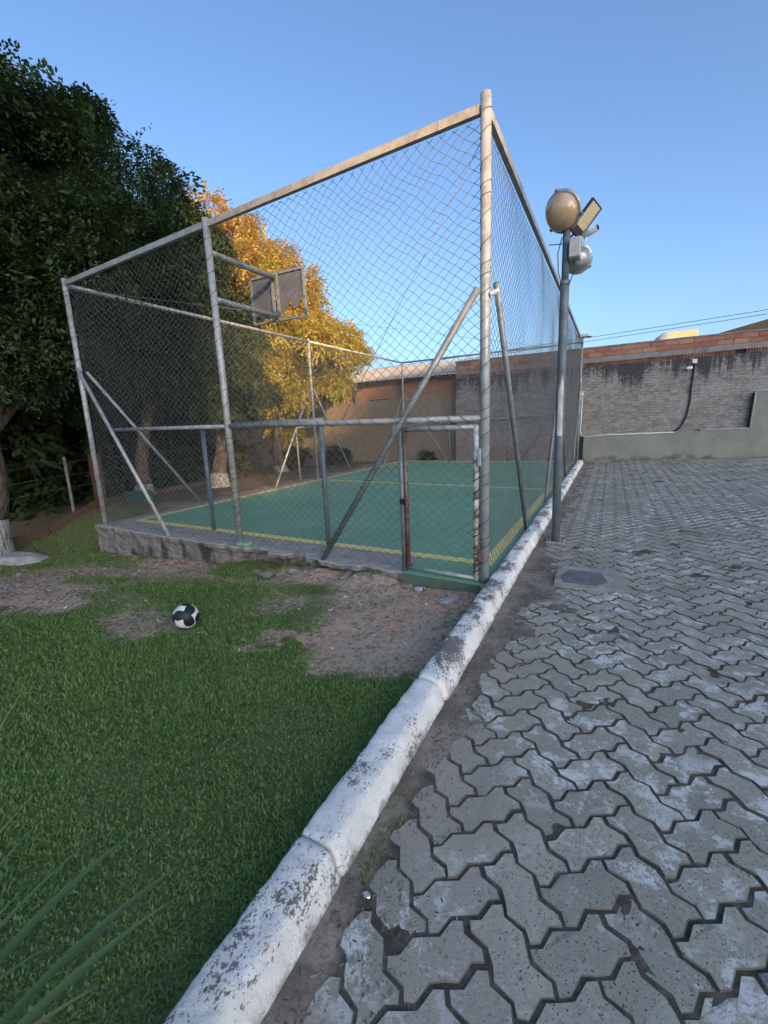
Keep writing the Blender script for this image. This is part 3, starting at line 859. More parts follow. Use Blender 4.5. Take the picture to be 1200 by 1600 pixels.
# wire mesh
def net(name, p, q, z0, z1, cw, ch, nrm, r=0.0027, wob=0.012, holes=None, top_extra=0.0, m='wire', par=None):
    p, q = np.array([*p, 0.0]), np.array([*q, 0.0])
    L = np.linalg.norm(q-p); u = (q-p)/L
    nv = np.array([*nrm, 0.0]); H = z1-z0
    Vs, Fs, base = [], [], 0
    for fam in (1, -1):
        k0, k1 = (-int(H/ch)-1, int(L/cw)+1) if fam == 1 else (0, int(L/cw+H/ch)+2)
        for k in range(k0, k1+1):
            # wire: s = k*cw + fam*cw/ch*z
            step = ch/2 if L < 8 else ch
            zz = np.arange(0, H+step, step); zz = np.minimum(zz, H)
            ss = k*cw + fam*cw/ch*zz
            ok = (ss >= 0) & (ss <= L)
            if holes is not None:
                hs0, hs1, hz = holes
                ok &= ~((ss > hs0) & (ss < hs1) & (zz+z0 < hz))
            runs, cur = [], []
            for i in range(len(zz)):
                if ok[i]: cur.append(i)
                elif cur: runs.append(cur); cur = []
            if cur: runs.append(cur)
            for idx in runs:
                if len(idx) < 2: continue
                s_, z_ = ss[idx], zz[idx]
                edge = np.minimum(np.minimum(s_, L-s_), np.minimum(z_, H-z_)*1.5)
                am = wob*np.clip(edge/0.12, 0, 1)*(1+top_extra*np.clip(z_/H, 0, 1)**2)
                ds = am*2.4*vnoise(s_*2.3, z_*2.3, 3.0) + am*vnoise(s_*7, z_*7, 1.0+fam)
                dz = am*2.4*vnoise(s_*2.1, z_*2.1, 13.0) + am*vnoise(s_*8, z_*8, 11.0+fam)
                dn = am*2.0*vnoise(s_*1.3, z_*1.3, 23.0)
                P = p + np.outer(s_+ds, u) + np.outer(dn, nv)
                P[:, 2] = z0 + z_ + dz
                n = len(idx)
                ring = np.array([[0.0,1.0],[0.87,-0.5],[-0.87,-0.5]])*r
                side = np.cross(u*fam*cw/ch + np.array([0,0,1.0]), nv); side /= np.linalg.norm(side)
                W = P[:,None,:] + ring[None,:,0:1]*side + ring[None,:,1:2]*nv
                Vs.append(W.reshape(-1,3))
                i = np.arange(n-1)[:,None]*3; k3 = np.arange(3)[None,:]; k4 = (k3+1) % 3
                Fs.append((np.stack([i+k3, i+k4, i+3+k4, i+3+k3], -1).reshape(-1,4))+base)
                base += n*3
    V = np.concatenate(Vs); Q = np.concatenate(Fs)
    V = V - np.array(root_loc(par or fence))
    me = raw_mesh(name, V, Q, np.full(len(Q), 4))
    return link(name, me, MAT[m], par or fence)
fn = Vector((B[1], -B[0])).normalized()
off = 0.045
net('wire_mesh', (B[0]+0.04, B[1]+off), (-0.04, off), 0.01, 3.89, 0.116, 0.093, (fn.x, fn.y), holes=(6.87-0.9, 6.9, RAIL-0.03), wob=0.007, top_extra=1.6)
net('wire_mesh', (-0.035, 0.04), (-0.035, 12.74), 0.02, 3.89, 0.116, 0.093, (1,0), wob=0.009, top_extra=0.6)
net('wire_mesh', (B[0]+0.04, B[1]+0.04), (C[0]+0.04, C[1]-0.04), 0.02, 3.9, 0.116, 0.093, (1,0), wob=0.010)
net('wire_mesh', (C[0]+0.04, C[1]-0.04), (-0.04, 12.74), 0.02, 3.92, 0.116, 0.093, (0,1), wob=0.010)
# loose mesh curling on the slab at the front left, and the sagging stay wires
g = MB()
for k in range(26):
    x = -6.7 + k*0.125 + random.uniform(-0.03,0.03)
    y = front_y(x)-0.02
    pts = [(x+0.05*math.sin(t*3+k), y-0.02-0.07*math.sin(t*2.2)+random.uniform(-.01,.01), 0.005+0.07*abs(math.sin(t*2+k*0.7))) for t in np.linspace(0,2,7)]
    g.tube(pts, 0.0024, 4)
tag(g.build('loose_wire', MAT['wire'], fence), kind='stuff')
bar('stay_wire',(-0.03,0.06,3.78),(-1.6,front_y(-1.6)+0.05,1.6),0.003,'wire',5)
bar('stay_wire',(B[0]+0.05,B[1]+0.1,3.86),(D[0],D[1]-0.1,3.62),0.004,'wire',5)
# gate in the front fence
gate = empty('gate', (0,0,0)); gate.parent = fence
gate.location = Vector((-0.45, 0.0, 0.0)) - fence.location
gx0, gx1, gz0, gz1 = -0.812, -0.075, 0.035, 1.47
gy = lambda x: front_y(x) - 0.012
def gbar(name, p, q, r, m):
    return MB().tube([p, q], r, 10).build(name, MAT[m], gate, True)
gbar('gate_stile',(gx0,gy(gx0),gz0),(gx0,gy(gx0),gz1),0.024,'rust')
s2 = gbar('gate_stile',(gx1,gy(gx1),gz0-0.02),(gx1,gy(gx1),gz1+0.02),0.026,'white_tape')
helix((gx1,gy(gx1),0.05),(gx1,gy(gx1),1.2),0.026,13,s2,0.005)
gt = gbar('gate_rail',(gx0-0.02,gy(gx0),gz1),(gx1,gy(gx1),gz1),0.025,'galv')
helix((gx0,gy(gx0),gz1),(gx1,gy(gx1),gz1),0.025,5,gt)
gbar('gate_rail',(gx0,gy(gx0),gz0+0.01),(gx1,gy(gx1),gz0-0.005),0.021,'galv')
MB().box((gx1+0.018,gy(gx1)-0.045,1.12),(gx1+0.052,gy(gx1)-0.01,1.28),0.006).build('hinge', MAT['galv'], gate)
MB().box((gx1+0.018,gy(gx1)-0.045,0.22),(gx1+0.052,gy(gx1)-0.01,0.34),0.006).build('hinge', MAT['rust'], gate)
MB().box((gx0-0.06,gy(gx0)-0.05,0.72),(gx0+0.01,gy(gx0)-0.02,0.78),0.008).build('latch', MAT['black'], gate)
net('gate_mesh', (gx0+0.02,gy(gx0)+0.01),(gx1-0.02,gy(gx1)+0.01), gz0+0.03, gz1-0.03, 0.116, 0.093, (fn.x,fn.y), wob=0.008, par=gate)
# small floodlight on the far corner
fl = thing('floodlight', (0.02, 12.78, 4.0), 'small grey floodlight on top of the far fence corner post', 'floodlight')
MB().obox((0.0,12.70,4.12),(0.95,0.3,0),(-0.3,0.95,0.1),(0,-0.1,1),0.16,0.10,0.05).build('lamp_body', MAT['grey_plastic'], fl)
MB().box((-0.03,12.75,3.98),(0.03,12.81,4.08)).build('bracket', MAT['galv_dark'], fl)
MB().obox((0.12,12.68,4.07),(0.95,0.3,0),(-0.3,0.95,0),(0,0,1),0.16,0.09,0.008).build('visor', MAT['black'], fl)
bx = MB().tube([(0.05,-0.02,2.56),(0.12,-0.02,2.58)],0.02,8)
bx.build('rail_cap', MAT['white_plastic'], fence)

# ------------------------------------------------------------------ goals
def goal(p, q, zb, dy, label):
    t = thing('football_goal', (p[0], p[1], 0), label, 'goal', 'goals at both ends of the court')
    for s_ in (p, q): MB().tube([(s_[0],s_[1],0.001),(s_[0],s_[1],zb)],0.034,12).build('goal_post', MAT['goal'], t, True)
    d = (Vector((q[0],q[1],0))-Vector((p[0],p[1],0))).normalized()*0.05
    MB().tube([(p[0]-d.x,p[1]-d.y,zb),(q[0]+d.x,q[1]+d.y,zb)],0.042,12).build('crossbar', MAT['goal'], t, True)
goal((-4.49,0.77),(-2.24,0.655),1.60,0,'dark steel goal frame just inside the front fence')
goal((-4.62,12.62),(-2.36,12.58),1.56,0,'dark steel goal frame at the far end before the brick wall')

# ------------------------------------------------------------------ broken backboard on the front middle post
bk = thing('basketball_backboard', (Mf[0], Mf[1], 0), 'broken grey basketball backboard held over the court by two steel arms', 'backboard')
bx0, bx1, bz0, bz1, by = -3.99, -3.01, 3.12, 3.76, 1.58
arm1 = MB().tube([(Mf[0]+0.03,Mf[1]+0.02,3.62),(-3.52,by-0.03,3.70)],0.036,12).build('support_arm', MAT['galv_dark'], bk, True)
arm2 = MB().tube([(Mf[0]+0.03,Mf[1]+0.02,3.10),(-3.52,by-0.03,3.17)],0.036,12).build('support_arm', MAT['galv_dark'], bk, True)
for x in (-3.565,-3.475): MB().box((x-0.017,by-0.04,bz0),(x+0.017,by-0.006,bz1)).build('frame_bar', MAT['galv_dark'], bk)
for z in (bz0,bz1): MB().box((bx0,by-0.02,z-0.016),(bx1,by+0.02,z+0.016)).build('frame_bar', MAT['galv_dark'], bk)
for x in (bx0,bx1): MB().box((x-0.016,by-0.02,bz0+0.016),(x+0.016,by+0.02,bz1-0.016)).build('frame_bar', MAT['galv_dark'], bk)
def sheet(pts, m, name):
    n = len(pts)
    V = [(x,by+0.003,z) for x,z in pts] + [(x,by+0.015,z) for x,z in pts]
    return MB().add(V, [tuple(range(n)), tuple(range(2*n-1,n-1,-1))] + [(i,n+i,n+(i+1)%n,(i+1)%n) for i in range(n)]).build(name, m, bk)
sheet([(bx0+0.014,bz0+0.09),(-3.90,bz0+0.10),(-3.86,bz0+0.17),(-3.80,bz0+0.07),(-3.70,bz0+0.05),(-3.62,bz0+0.13),(-3.555,bz0+0.12),(-3.555,bz1-0.014),(bx0+0.014,bz1-0.014)], MAT['board'], 'board_panel')
sheet([(-3.485,bz0+0.12),(-3.40,bz0+0.10),(-3.34,bz0+0.15),(-3.31,bz0+0.28),(-3.26,bz0+0.22),(-3.20,bz0+0.11),(-3.15,bz0+0.16),(-3.09,bz0+0.26),(bx1-0.014,bz0+0.24),(bx1-0.014,bz1-0.014),(-3.485,bz1-0.014)], MAT['board'], 'board_panel')

# ------------------------------------------------------------------ lamp post
LB = (0.44, 1.91)
zb = float(pave_z(LB[0]))
lp = thing('lamp_post', (LB[0], LB[1], zb), 'dark grey steel lamp post beside the kerb carrying lamps and a camera', 'lamp post')
MB().box((LB[0]-0.11,LB[1]-0.10,zb),(LB[0]+0.12,LB[1]+0.10,zb+0.018),0.004).build('base_plate', MAT['galv'], lp)
for sx in (-1,1):
    for sy in (-1,1): MB().tube([(LB[0]+sx*0.085,LB[1]+sy*0.075,zb+0.01),(LB[0]+sx*0.085,LB[1]+sy*0.075,zb+0.05)],0.01,6).build('bolt', MAT['rust'], lp)
ptop = 3.52
pole = MB().tube([(LB[0],LB[1],zb+0.01),(LB[0],LB[1],1.36),(LB[0],LB[1],2.9),(LB[0],LB[1],3.05)],[0.052,0.051,0.050,0.050],18).build('pole', MAT['pole'], lp, True)
MB().tube([(LB[0],LB[1],3.05),(LB[0],LB[1],ptop+0.08)],0.04,16).build('pole_top', MAT['pole'], lp, True)
MB().tube([(LB[0],LB[1],3.02),(LB[0],LB[1],3.07)],0.054,16).build('collar', MAT['galv_dark'], lp, True)
# bare patch on the pole, as a thin sleeve sector
V, Fc = [], []
cols = 9
top_e = [0.62,0.60,0.55,0.60,0.66,0.72,0.70,0.66,0.60]
for k in range(cols):
    a = R(-118 + 70*k/(cols-1))
    for z in np.linspace(1.30, 1.30+top_e[k], 6): V.append((LB[0]+0.0525*math.cos(a), LB[1]+0.0525*math.sin(a), z))
for k in range(cols-1):
    for j in range(5): Fc.append((k*6+j, (k+1)*6+j, (k+1)*6+j+1, k*6+j+1))
MB().add(V, Fc).build('bare_patch', MAT['pole_bare'], lp, True)
def luminaire(o, axis, rr, label, parent_bracket):
    t = thing('area_lamp', o, label, 'lamp', 'round lamps on the lamp post')
    MB().lathe([(0.0,-0.185),(0.05,-0.18),(0.07,-0.17),(rr*0.55,-0.145),(rr*0.83,-0.08),(rr-0.005,-0.005),(rr,0.0)], o, axis, 30).build('shell', MAT['alu'], t, True)
    MB().lathe([(rr-0.012,-0.012),(rr+0.014,-0.012),(rr+0.018,0.0),(rr+0.014,0.018),(rr-0.012,0.018)], o, axis, 30).build('rim', MAT['alu'], t, True)
    d = MB().lathe([((rr-0.012)*math.cos(q), 0.02+0.155*math.sin(q)) for q in np.linspace(0, math.pi/2, 12)], o, axis, 30).build('glass_dome', MAT['dome'], t, True)
    ax = Vector(axis).normalized(); a = ax.cross(Vector((0,0,1))).normalized(); c = ax.cross(a)
    for k in range(3):
        q = 2*math.pi*k/3 + 0.6
        p = Vector(o) + (a*math.cos(q)+c*math.sin(q))*(rr+0.022)
        MB().obox(p, a*math.cos(q)+c*math.sin(q), ax, (a*math.cos(q)+c*math.sin(q)).cross(ax), 0.012, 0.022, 0.016).build('clip', MAT['galv_dark'], t)
    MB().tube([Vector(o)-ax*0.15, parent_bracket],0.022,8).build('bracket_arm', MAT['galv_dark'], t, True)
luminaire((0.40,1.86,3.78), (-0.40,-0.72,-0.42), 0.20, 'round amber glass lamp on top of the post, facing the viewer', (LB[0],LB[1],ptop+0.04))
luminaire((0.555,2.09,3.33), (-0.20,0.90,0.25), 0.145, 'round lamp with grey shell on the post, facing away from the viewer', (LB[0],LB[1],3.42))
# LED floodlight
led = thing('led_floodlight', (0.60, 1.98, 3.60), 'flat rectangular LED floodlight tilted beside the amber lamp', 'floodlight')
laz = Vector((0.62,-0.72,-0.30)).normalized()
lax = Vector((0.50,0.26,0.80)); lax = (lax - laz*lax.dot(laz)).normalized(); lay = laz.cross(lax)
lc = Vector((0.625,1.985,3.70))
MB().obox(lc, lax, lay, laz, 0.185, 0.085, 0.018).build('housing', MAT['black'], led)
MB().obox(lc+laz*0.0195+lax*0.03, lax, lay, laz, 0.135, 0.066, 0.003).build('lens_panel', MAT['led'], led)
MB().tube([lc-lax*0.15-laz*0.01, (LB[0],LB[1],3.48)],0.012,8).build('bracket_arm', MAT['black'], led)
# electrical box and camera
eb = thing('junction_box', (0.52,1.90,3.36), 'grey square electrical box strapped to the lamp post', 'junction box')
MB().box((0.478,1.80,3.27),(0.60,1.93,3.48),0.008).build('case', MAT['grey_plastic'], eb)
MB().box((0.485,1.785,3.278),(0.593,1.80,3.472),0.004).build('lid', MAT['grey_plastic'], eb)
cm = thing('security_camera', (0.66,1.93,3.42), 'white bullet security camera on the lamp post box', 'camera')
MB().tube([(0.62,1.90,3.50),(0.76,1.83,3.535)],0.036,14).build('camera_body', MAT['white_plastic'], cm, True)
MB().tube([(0.755,1.8325,3.534),(0.764,1.828,3.536)],0.028,14).build('lens', MAT['black'], cm, True)
MB().tube([(0.60,1.88,3.38),(0.64,1.88,3.43),(0.655,1.885,3.49)],0.014,8).build('mount_arm', MAT['white_plastic'], cm, True)
cb = MB()
cb.tube([(0.40,1.86,3.52),(0.36,1.85,3.36),(0.37,1.86,3.16),(0.40,1.88,3.06)],0.006,6)
cb.tube([(0.53,1.86,3.28),(0.55,1.85,3.16),(0.49,1.87,3.02)],0.006,6)
cb.tube([(0.43,1.90,3.46),(0.26,1.84,3.46)],0.005,6)
cb.build('cable', MAT['black'], lp)

# ------------------------------------------------------------------ far brick wall
WY = 13.0
bw = thing('brick_wall', (0.8, WY+0.1, -0.1), 'long slurry-coated brick wall with mould streaks closing the yard', 'wall')
def wallgrid(x0, x1, z0, z1, y, th=0.18):
    g = MB(); g.box((x0,y,z0),(x1,y+th,z1)); return g
wallgrid(-4.46,14.0,-0.6,3.155,WY).build('wall_face', MAT['slurry'], bw)
wallgrid(-4.46,14.0,3.275,3.43,WY+0.004).build('cement_band', MAT['mortar'], bw)
wallgrid(-4.44,14.0,3.155,3.275,WY+0.10,0.08).build('hollow_backing', MAT['black'], bw)  # black sheet paints the dark depth of the brick holes
wallgrid(-4.45,14.0,3.43,3.735,WY+0.022,0.15).build('mortar_core', MAT['mortar'], bw)
wallgrid(-4.48,14.0,3.735,3.775,WY-0.01,0.20).build('coping', MAT['mortar'], bw)
bme = MB().box((0,0,0),(0.375,0.15,0.140),0.005)
solid = bpy.data.meshes.new('brick'); solid.from_pydata(bme.v,[],bme.f); solid.materials.append(MAT['brick'])
hb = MB()
W_, H_ = 0.235, 0.115
for k in range(4): hb.box((k*(W_-0.016)/3,0,0),(k*(W_-0.016)/3+0.016,0.11,H_))
for k in range(3): hb.box((0.0,0.002,k*(H_-0.014)/2),(W_,0.108,k*(H_-0.014)/2+0.014))
hollow = bpy.data.meshes.new('hollow_brick'); hollow.from_pydata(hb.v,[],hb.f); hollow.materials.append(MAT['brick'])
for row in range(2):
    x = -4.44 - (0.19 if row else 0)
    while x < 7.2:
        if x > -4.45:
            o = bpy.data.objects.new('brick', solid); COL.objects.link(o); o.parent = bw
            o.location = Vector((x, WY+random.uniform(-0.002,0.008), 3.436+row*0.149+random.uniform(-0.002,0.003))) - bw.location
        x += 0.388
x = -4.44
k = 0
while x < 7.2:
    if not (4.05 < x < 4.35):
        o = bpy.data.objects.new('hollow_brick', hollow); COL.objects.link(o); o.parent = bw
        o.location = Vector((x, WY-0.004+random.uniform(-0.004,0.004), 3.157)) - bw.location
    x += 0.252 + random.uniform(-0.006,0.01)
# right-hand part behind: rows continue as coping only; plastered lower wall in front
lw = thing('plaster_wall', (3.0, 12.9, -0.1), 'low grey-green plastered wall at the brick wall foot, stepping up at right', 'wall')
pts = [(0.17,-0.6),(14.0,-0.6),(14.0,2.12),(4.76,2.03),(4.72,1.99),(4.70,0.945),(0.17,0.845)]
n = len(pts)
V = [(x,12.86,z) for x,z in pts] + [(x,WY-0.002,z) for x,z in pts]
MB().add(V, [tuple(range(n)), tuple(range(2*n-1,n-1,-1))] + [(i,n+i,n+(i+1)%n,(i+1)%n) for i in range(n)]).build('wall_face', MAT['band'], lw)
MB().obox((4.08,12.93,0.955),(1,0,0.02),(0,1,0),(-0.02,0,1),0.60,0.085,0.02).build('cement_cap', MAT['conc_pale'], lw)
MB().tube([(4.69,12.845,0.95),(4.735,12.845,1.99),(4.77,12.845,2.04),(5.6,12.845,2.07)],0.018,6).build('edge_trim', MAT['grey_plastic'], lw, True)
MB().tube([(4.655,12.90,0.98),(4.69,12.90,1.98)],0.022,6).build('drain_pipe', MAT['black'], lw, True)
MB().box((0.10,12.80,-0.1),(0.165,12.99,0.82)).build('end_stop', MAT['black'], lw)
# conduit with camera and box on the wall
cj = thing('wall_junction_box', (3.18,12.96,3.03), 'white square junction box high on the brick wall', 'junction box')
MB().box((3.115,12.92,2.97),(3.245,13.0,3.10),0.01).build('case', MAT['white_plastic'], cj)
MB().box((3.125,12.912,2.98),(3.235,12.92,3.09),0.004).build('lid', MAT['white_plastic'], cj)
wc = thing('wall_camera', (3.04,12.9,2.84), 'small white camera mounted on the brick wall beside black conduit', 'camera')
MB().tube([(3.12,12.96,2.85),(2.97,12.84,2.83)],0.045,12).build('camera_body', MAT['white_plastic'], wc, True)
MB().tube([(3.12,12.99,2.88),(3.09,12.94,2.86)],0.025,8).build('mount_arm', MAT['white_plastic'], wc, True)
cd = MB().tube([(3.19,12.96,2.97),(3.18,12.965,2.55),(3.15,12.965,2.2),(3.16,12.965,1.9),(3.10,12.965,1.4),(3.0,12.965,1.12),(2.9,12.965,0.98),(2.75,12.93,0.90)],0.026,8)
tag(cd.build('black_conduit', MAT['black'], None, True), 'black flexible conduit running down the brick wall from the junction box', 'conduit')
tag(MB().tube([(0.07,12.93,2.2),(0.06,12.93,1.3),(0.05,12.93,1.0),(0.10,12.92,0.86),(0.22,12.84,0.82),(0.9,12.84,0.865),(2.8,12.84,0.90)],0.017,8).build('cream_conduit', MAT['white_plastic'], None, True),
    'thin cream conduit bending down the fence corner onto the plaster wall', 'conduit')
sb = thing('switch_box', (0.06,12.92,2.26), 'small beige switch box by the far fence corner', 'junction box')
MB().box((0.01,12.88,2.16),(0.12,12.97,2.36),0.008).build('case', MAT['house_cream'], sb)
MB().box((0.03,12.872,2.22),(0.10,12.88,2.31),0.003).build('cover', MAT['white_plastic'], sb)

# ------------------------------------------------------------------ shed beyond the court
sh = thing('shed', (-10, 13.6, -0.2), 'long beige shed with corrugated roof behind the far left court corner', 'shed')
MB().box((-22,13.42,-0.8),(-4.48,13.6,2.56)).build('wall', MAT['shed_wall'], sh)
MB().box((-22,13.5,2.56),(-4.6,13.62,3.36)).build('upper_wall', MAT['shed_upper'], sh)
MB().box((-22,13.405,1.18),(-4.48,13.42,1.20)).build('render_joint', MAT['shed_upper'], sh)
for x in (-9.2,-6.9): MB().box((x-0.05,13.36,2.5),(x+0.05,13.46,3.33)).build('roof_post', MAT['galv_dark'], sh)
MB().box((-8.55,13.44,2.40),(-7.6,13.5,2.60)).build('vent_opening', MAT['roof_dark'], sh)
MB().box((-22,13.2,3.27),(-4.52,13.34,3.36)).build('eave_beam', MAT['timber'], sh)
V, Fc = [], []
nc = 700
for i in range(nc+1):
    x = -22 + (22-4.5)*i/nc
    w = 0.026*math.sin(2*math.pi*x/0.177)
    for (y, z) in ((13.05,3.37),(18.5,4.55)):
        V.append((x,y,z+w)); V.append((x,y,z+w-0.012))
for i in range(nc):
    a, b = i*4, i*4+4
    Fc += [(a,b,b+2,a+2),(a+1,a+3,b+3,b+1),(a,a+1,b+1,b)]
MB().add(V, Fc).build('roof', MAT['fibre'], sh)

# ------------------------------------------------------------------ trees
def spray_template(n, length, lw, ll, droop):
    """a twig with leaflets: quads folded along nothing, local x = outward, z = up"""
    V, T = [], []
    for k in range(n):
        t = (k+1)/n
        bx_ = length*t; bz = -droop*t*t*length
        s_ = 1 if k % 2 else -1
        ang = s_*R(50 - 20*t + RNG.uniform(-45,45))
        dx, dy = math.cos(ang), math.sin(ang)
        if k == n-1: dx, dy = 1, 0
        dz = -0.25*droop - RNG.uniform(-0.35, 0.6)
        L = ll*(0.75+0.5*RNG.random())
        px__, py__ = -dy, dx
        c0 = np.array([bx_ + RNG.normal(0,0.03), RNG.normal(0,0.035), bz + RNG.normal(0,0.03)]); tip = c0 + L*np.array([dx, dy, dz])
        mid = (c0+tip)/2 + np.array([0,0,0.12*L])
        V += [c0, mid + lw*L*np.array([px__,py__,-0.25]), tip, mid - lw*L*np.array([px__,py__,-0.25])]
        T.append(RNG.random())
    return np.array(V), np.array(T)
def foliage(name, mat, centres, radii, counts, parent, size=1.0, n=12, droop=0.8, length=0.42, lw=0.2, ll=0.17, flat=0.8, bias=0.0, grad=None):
    tv, tt = spray_template(n, length, lw, ll, droop)
    P, Dr = [], []
    for c, r, k in zip(centres, radii, counts):
        d = RNG.normal(size=(k,3)); d /= np.linalg.norm(d, axis=1)[:,None]
        rr = r*RNG.uniform(0.45, 1.05, k)**0.7
        p = np.array(c) + d*rr[:,None]*np.array([1,1,flat])
        P.append(p); Dr.append(d)
    P, Dr = np.concatenate(P), np.concatenate(Dr)
    N = len(P)
    yaw = np.arctan2(Dr[:,1], Dr[:,0]) + RNG.normal(0, 0.7, N)
    pit = np.arcsin(np.clip(Dr[:,2],-1,1))*0.5 + RNG.normal(-0.15, 0.35, N)
    rol = RNG.normal(0, 0.5, N)
    s_ = size*RNG.uniform(0.7, 1.3, N)
    ex = np.stack([np.cos(yaw)*np.cos(pit), np.sin(yaw)*np.cos(pit), np.sin(pit)], -1)
    ey0 = np.stack([-np.sin(yaw), np.cos(yaw), np.zeros(N)], -1); ez0 = np.cross(ex, ey0)
    ey = ey0*np.cos(rol)[:,None] + ez0*np.sin(rol)[:,None]; ez = np.cross(ex, ey)
    V = P[:,None,:] + s_[:,None,None]*(tv[None,:,0:1]*ex[:,None,:] + tv[None,:,1:2]*ey[:,None,:] + tv[None,:,2:3]*ez[:,None,:])
    V = V.reshape(-1,3) - np.array(root_loc(parent))
    nq = len(tv)//4
    Q = np.arange(N*nq*4).reshape(-1,4)
    me = raw_mesh(name, V, Q, np.full(len(Q), 4))
    tone = np.clip(np.repeat(RNG.random(N)*0.6, nq) + np.tile(tt*0.4, N) + bias, 0, 1)
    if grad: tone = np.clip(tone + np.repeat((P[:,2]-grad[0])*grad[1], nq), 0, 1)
    a = me.attributes.new('tone', 'FLOAT', 'FACE'); a.data.foreach_set('value', tone.astype(np.float32))
    return link(name, me, MAT[mat], parent)
def make_tree(name, base, blobs, label, mat, n_clump, per, crown_kw, trunk_r, lean=(0,0), lime=0.0, fork=2.2, limbs=7, path=None):
    bz = float(terr(base[0], base[1]))
    t = thing(name, (base[0], base[1], bz-0.05), label, 'tree')
    # trunk
    N = 14
    pts, rs = [], []
    for i in range(N+1):
        u = i/N; z = bz-0.25 + (fork+0.25)*u
        fl_ = 1 + 0.9*math.exp(-((z-bz)/0.25)) * (1 if z > bz-0.3 else 1)
        wx = 0.10*trunk_r/0.2*math.sin(u*5+base[0]); wy = 0.08*trunk_r/0.2*math.sin(u*4+base[1])
        pts.append((base[0]+lean[0]*u+wx, base[1]+lean[1]*u+wy, z)); rs.append(trunk_r*(1-0.30*u)*min(fl_, 1.6)*(1+0.06*math.sin(i*2.1)))
    k = int(N*(lime+0.25)/(fork+0.25)) if lime > 0 else 0
    if k > 1:
        MB().tube(pts[:k+1], rs[:k+1], 16).build('limewashed_base', MAT['lime'], t, True)
        MB().tube(pts[k:], rs[k:], 16).build('trunk', MAT['bark'], t, True)
    else:
        MB().tube(pts, rs, 16).build('trunk', MAT['bark'], t, True)
    top = Vector(pts[-1])
    tot = sum(b[3]**2 for b in blobs)
    cs, rr, cn = [], [], []
    for (x, y, z, r) in blobs:
        nk = max(3, int(n_clump*r*r/tot))
        for _ in range(nk):
            d = RNG.normal(size=3); d /= np.linalg.norm(d)
            q = r*RNG.uniform(0.35, 1.14)
            cs.append((x+d[0]*q, y+d[1]*q, z+d[2]*q*0.95)); rr.append(RNG.uniform(0.35, 0.85)*min(1, 0.35+r/3)); cn.append(int(per*RNG.uniform(0.6,1.4)))
    # limbs reach into the crown
    for i in range(limbs):
        c = Vector(cs[int(RNG.integers(len(cs)))]) if i >= len(blobs) else Vector(blobs[i][:3])
        mid = top.lerp(c, 0.5) + Vector((RNG.normal()*0.25, RNG.normal()*0.25, 0.25))
        lp_ = [top - Vector((0,0,0.25)), top.lerp(mid, 0.5)+Vector((0,0,0.1)), mid, mid.lerp(c, 0.6), c]
        MB().tube(lp_, [trunk_r*0.5, trunk_r*0.40, trunk_r*0.28, trunk_r*0.18, trunk_r*0.07], 8).build('limb', MAT['bark'], t, True)
    foliage('crown', mat, cs, rr, cn, t, **crown_kw)
    return t
DK = dict(size=1.0, n=16, droop=1.0, length=0.29, lw=0.25, ll=0.078, flat=0.7)
make_tree('shade_tree', (-9.22,-0.36), [(-9.1,0.3,6.2,2.1),(-8.7,1.3,5.7,1.8),(-9.8,-0.6,5.0,2.0),(-9.0,0.9,4.2,1.5),(-10.2,0.3,8.2,1.3),(-9.0,0.2,2.9,0.9),(-10.0,1.6,3.2,1.2),(-10.6,2.6,2.8,1.1),(-8.3,2.1,4.9,1.3),(-9.2,-0.7,3.2,1.0)],
          'huge dark leafy tree at the left edge with whitewashed trunk foot', 'leaf_dark', 170, 150, DK, 0.27, (0.1,0.25), 0.75, 2.4, 10)
make_tree('shade_tree', (-10.67,3.83), [(-10.9,3.9,6.7,2.1),(-10.0,4.9,5.7,2.0),(-11.3,3.2,5.2,2.0),(-10.2,4.4,4.0,1.8),(-11.0,3.9,8.1,1.2),(-9.8,5.4,6.9,1.1),(-9.7,5.0,3.0,1.0)],
          'dark leafy tree behind the left fence beside the front corner', 'leaf_dark', 125, 130, DK, 0.20, (0.15,0.3), 0.4, 2.6, 9)
make_tree('shade_tree', (-9.34,5.42), [(-9.9,6.1,4.3,1.5),(-10.3,5.9,5.4,1.2),(-9.6,6.4,3.1,1.3),(-10.4,6.1,3.0,1.3)],
          'smaller dark tree with whitewashed foot behind the middle of the left fence', 'leaf_dark', 75, 115, DK, 0.22, (-0.1,0.2), 0.4, 1.9, 6)
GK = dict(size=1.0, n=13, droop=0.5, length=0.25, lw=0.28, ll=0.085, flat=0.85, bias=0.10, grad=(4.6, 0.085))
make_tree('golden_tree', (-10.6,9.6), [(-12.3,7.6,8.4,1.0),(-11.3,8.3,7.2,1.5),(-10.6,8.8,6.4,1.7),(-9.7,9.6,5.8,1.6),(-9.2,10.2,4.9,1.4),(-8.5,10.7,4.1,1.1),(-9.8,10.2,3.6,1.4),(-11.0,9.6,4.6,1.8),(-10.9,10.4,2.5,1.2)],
          'tree glowing orange and yellow in low sun behind the left fence', 'leaf_sunlit_gold', 112, 185, GK, 0.2, (0.1,0.1), 0.5, 2.4, 9)

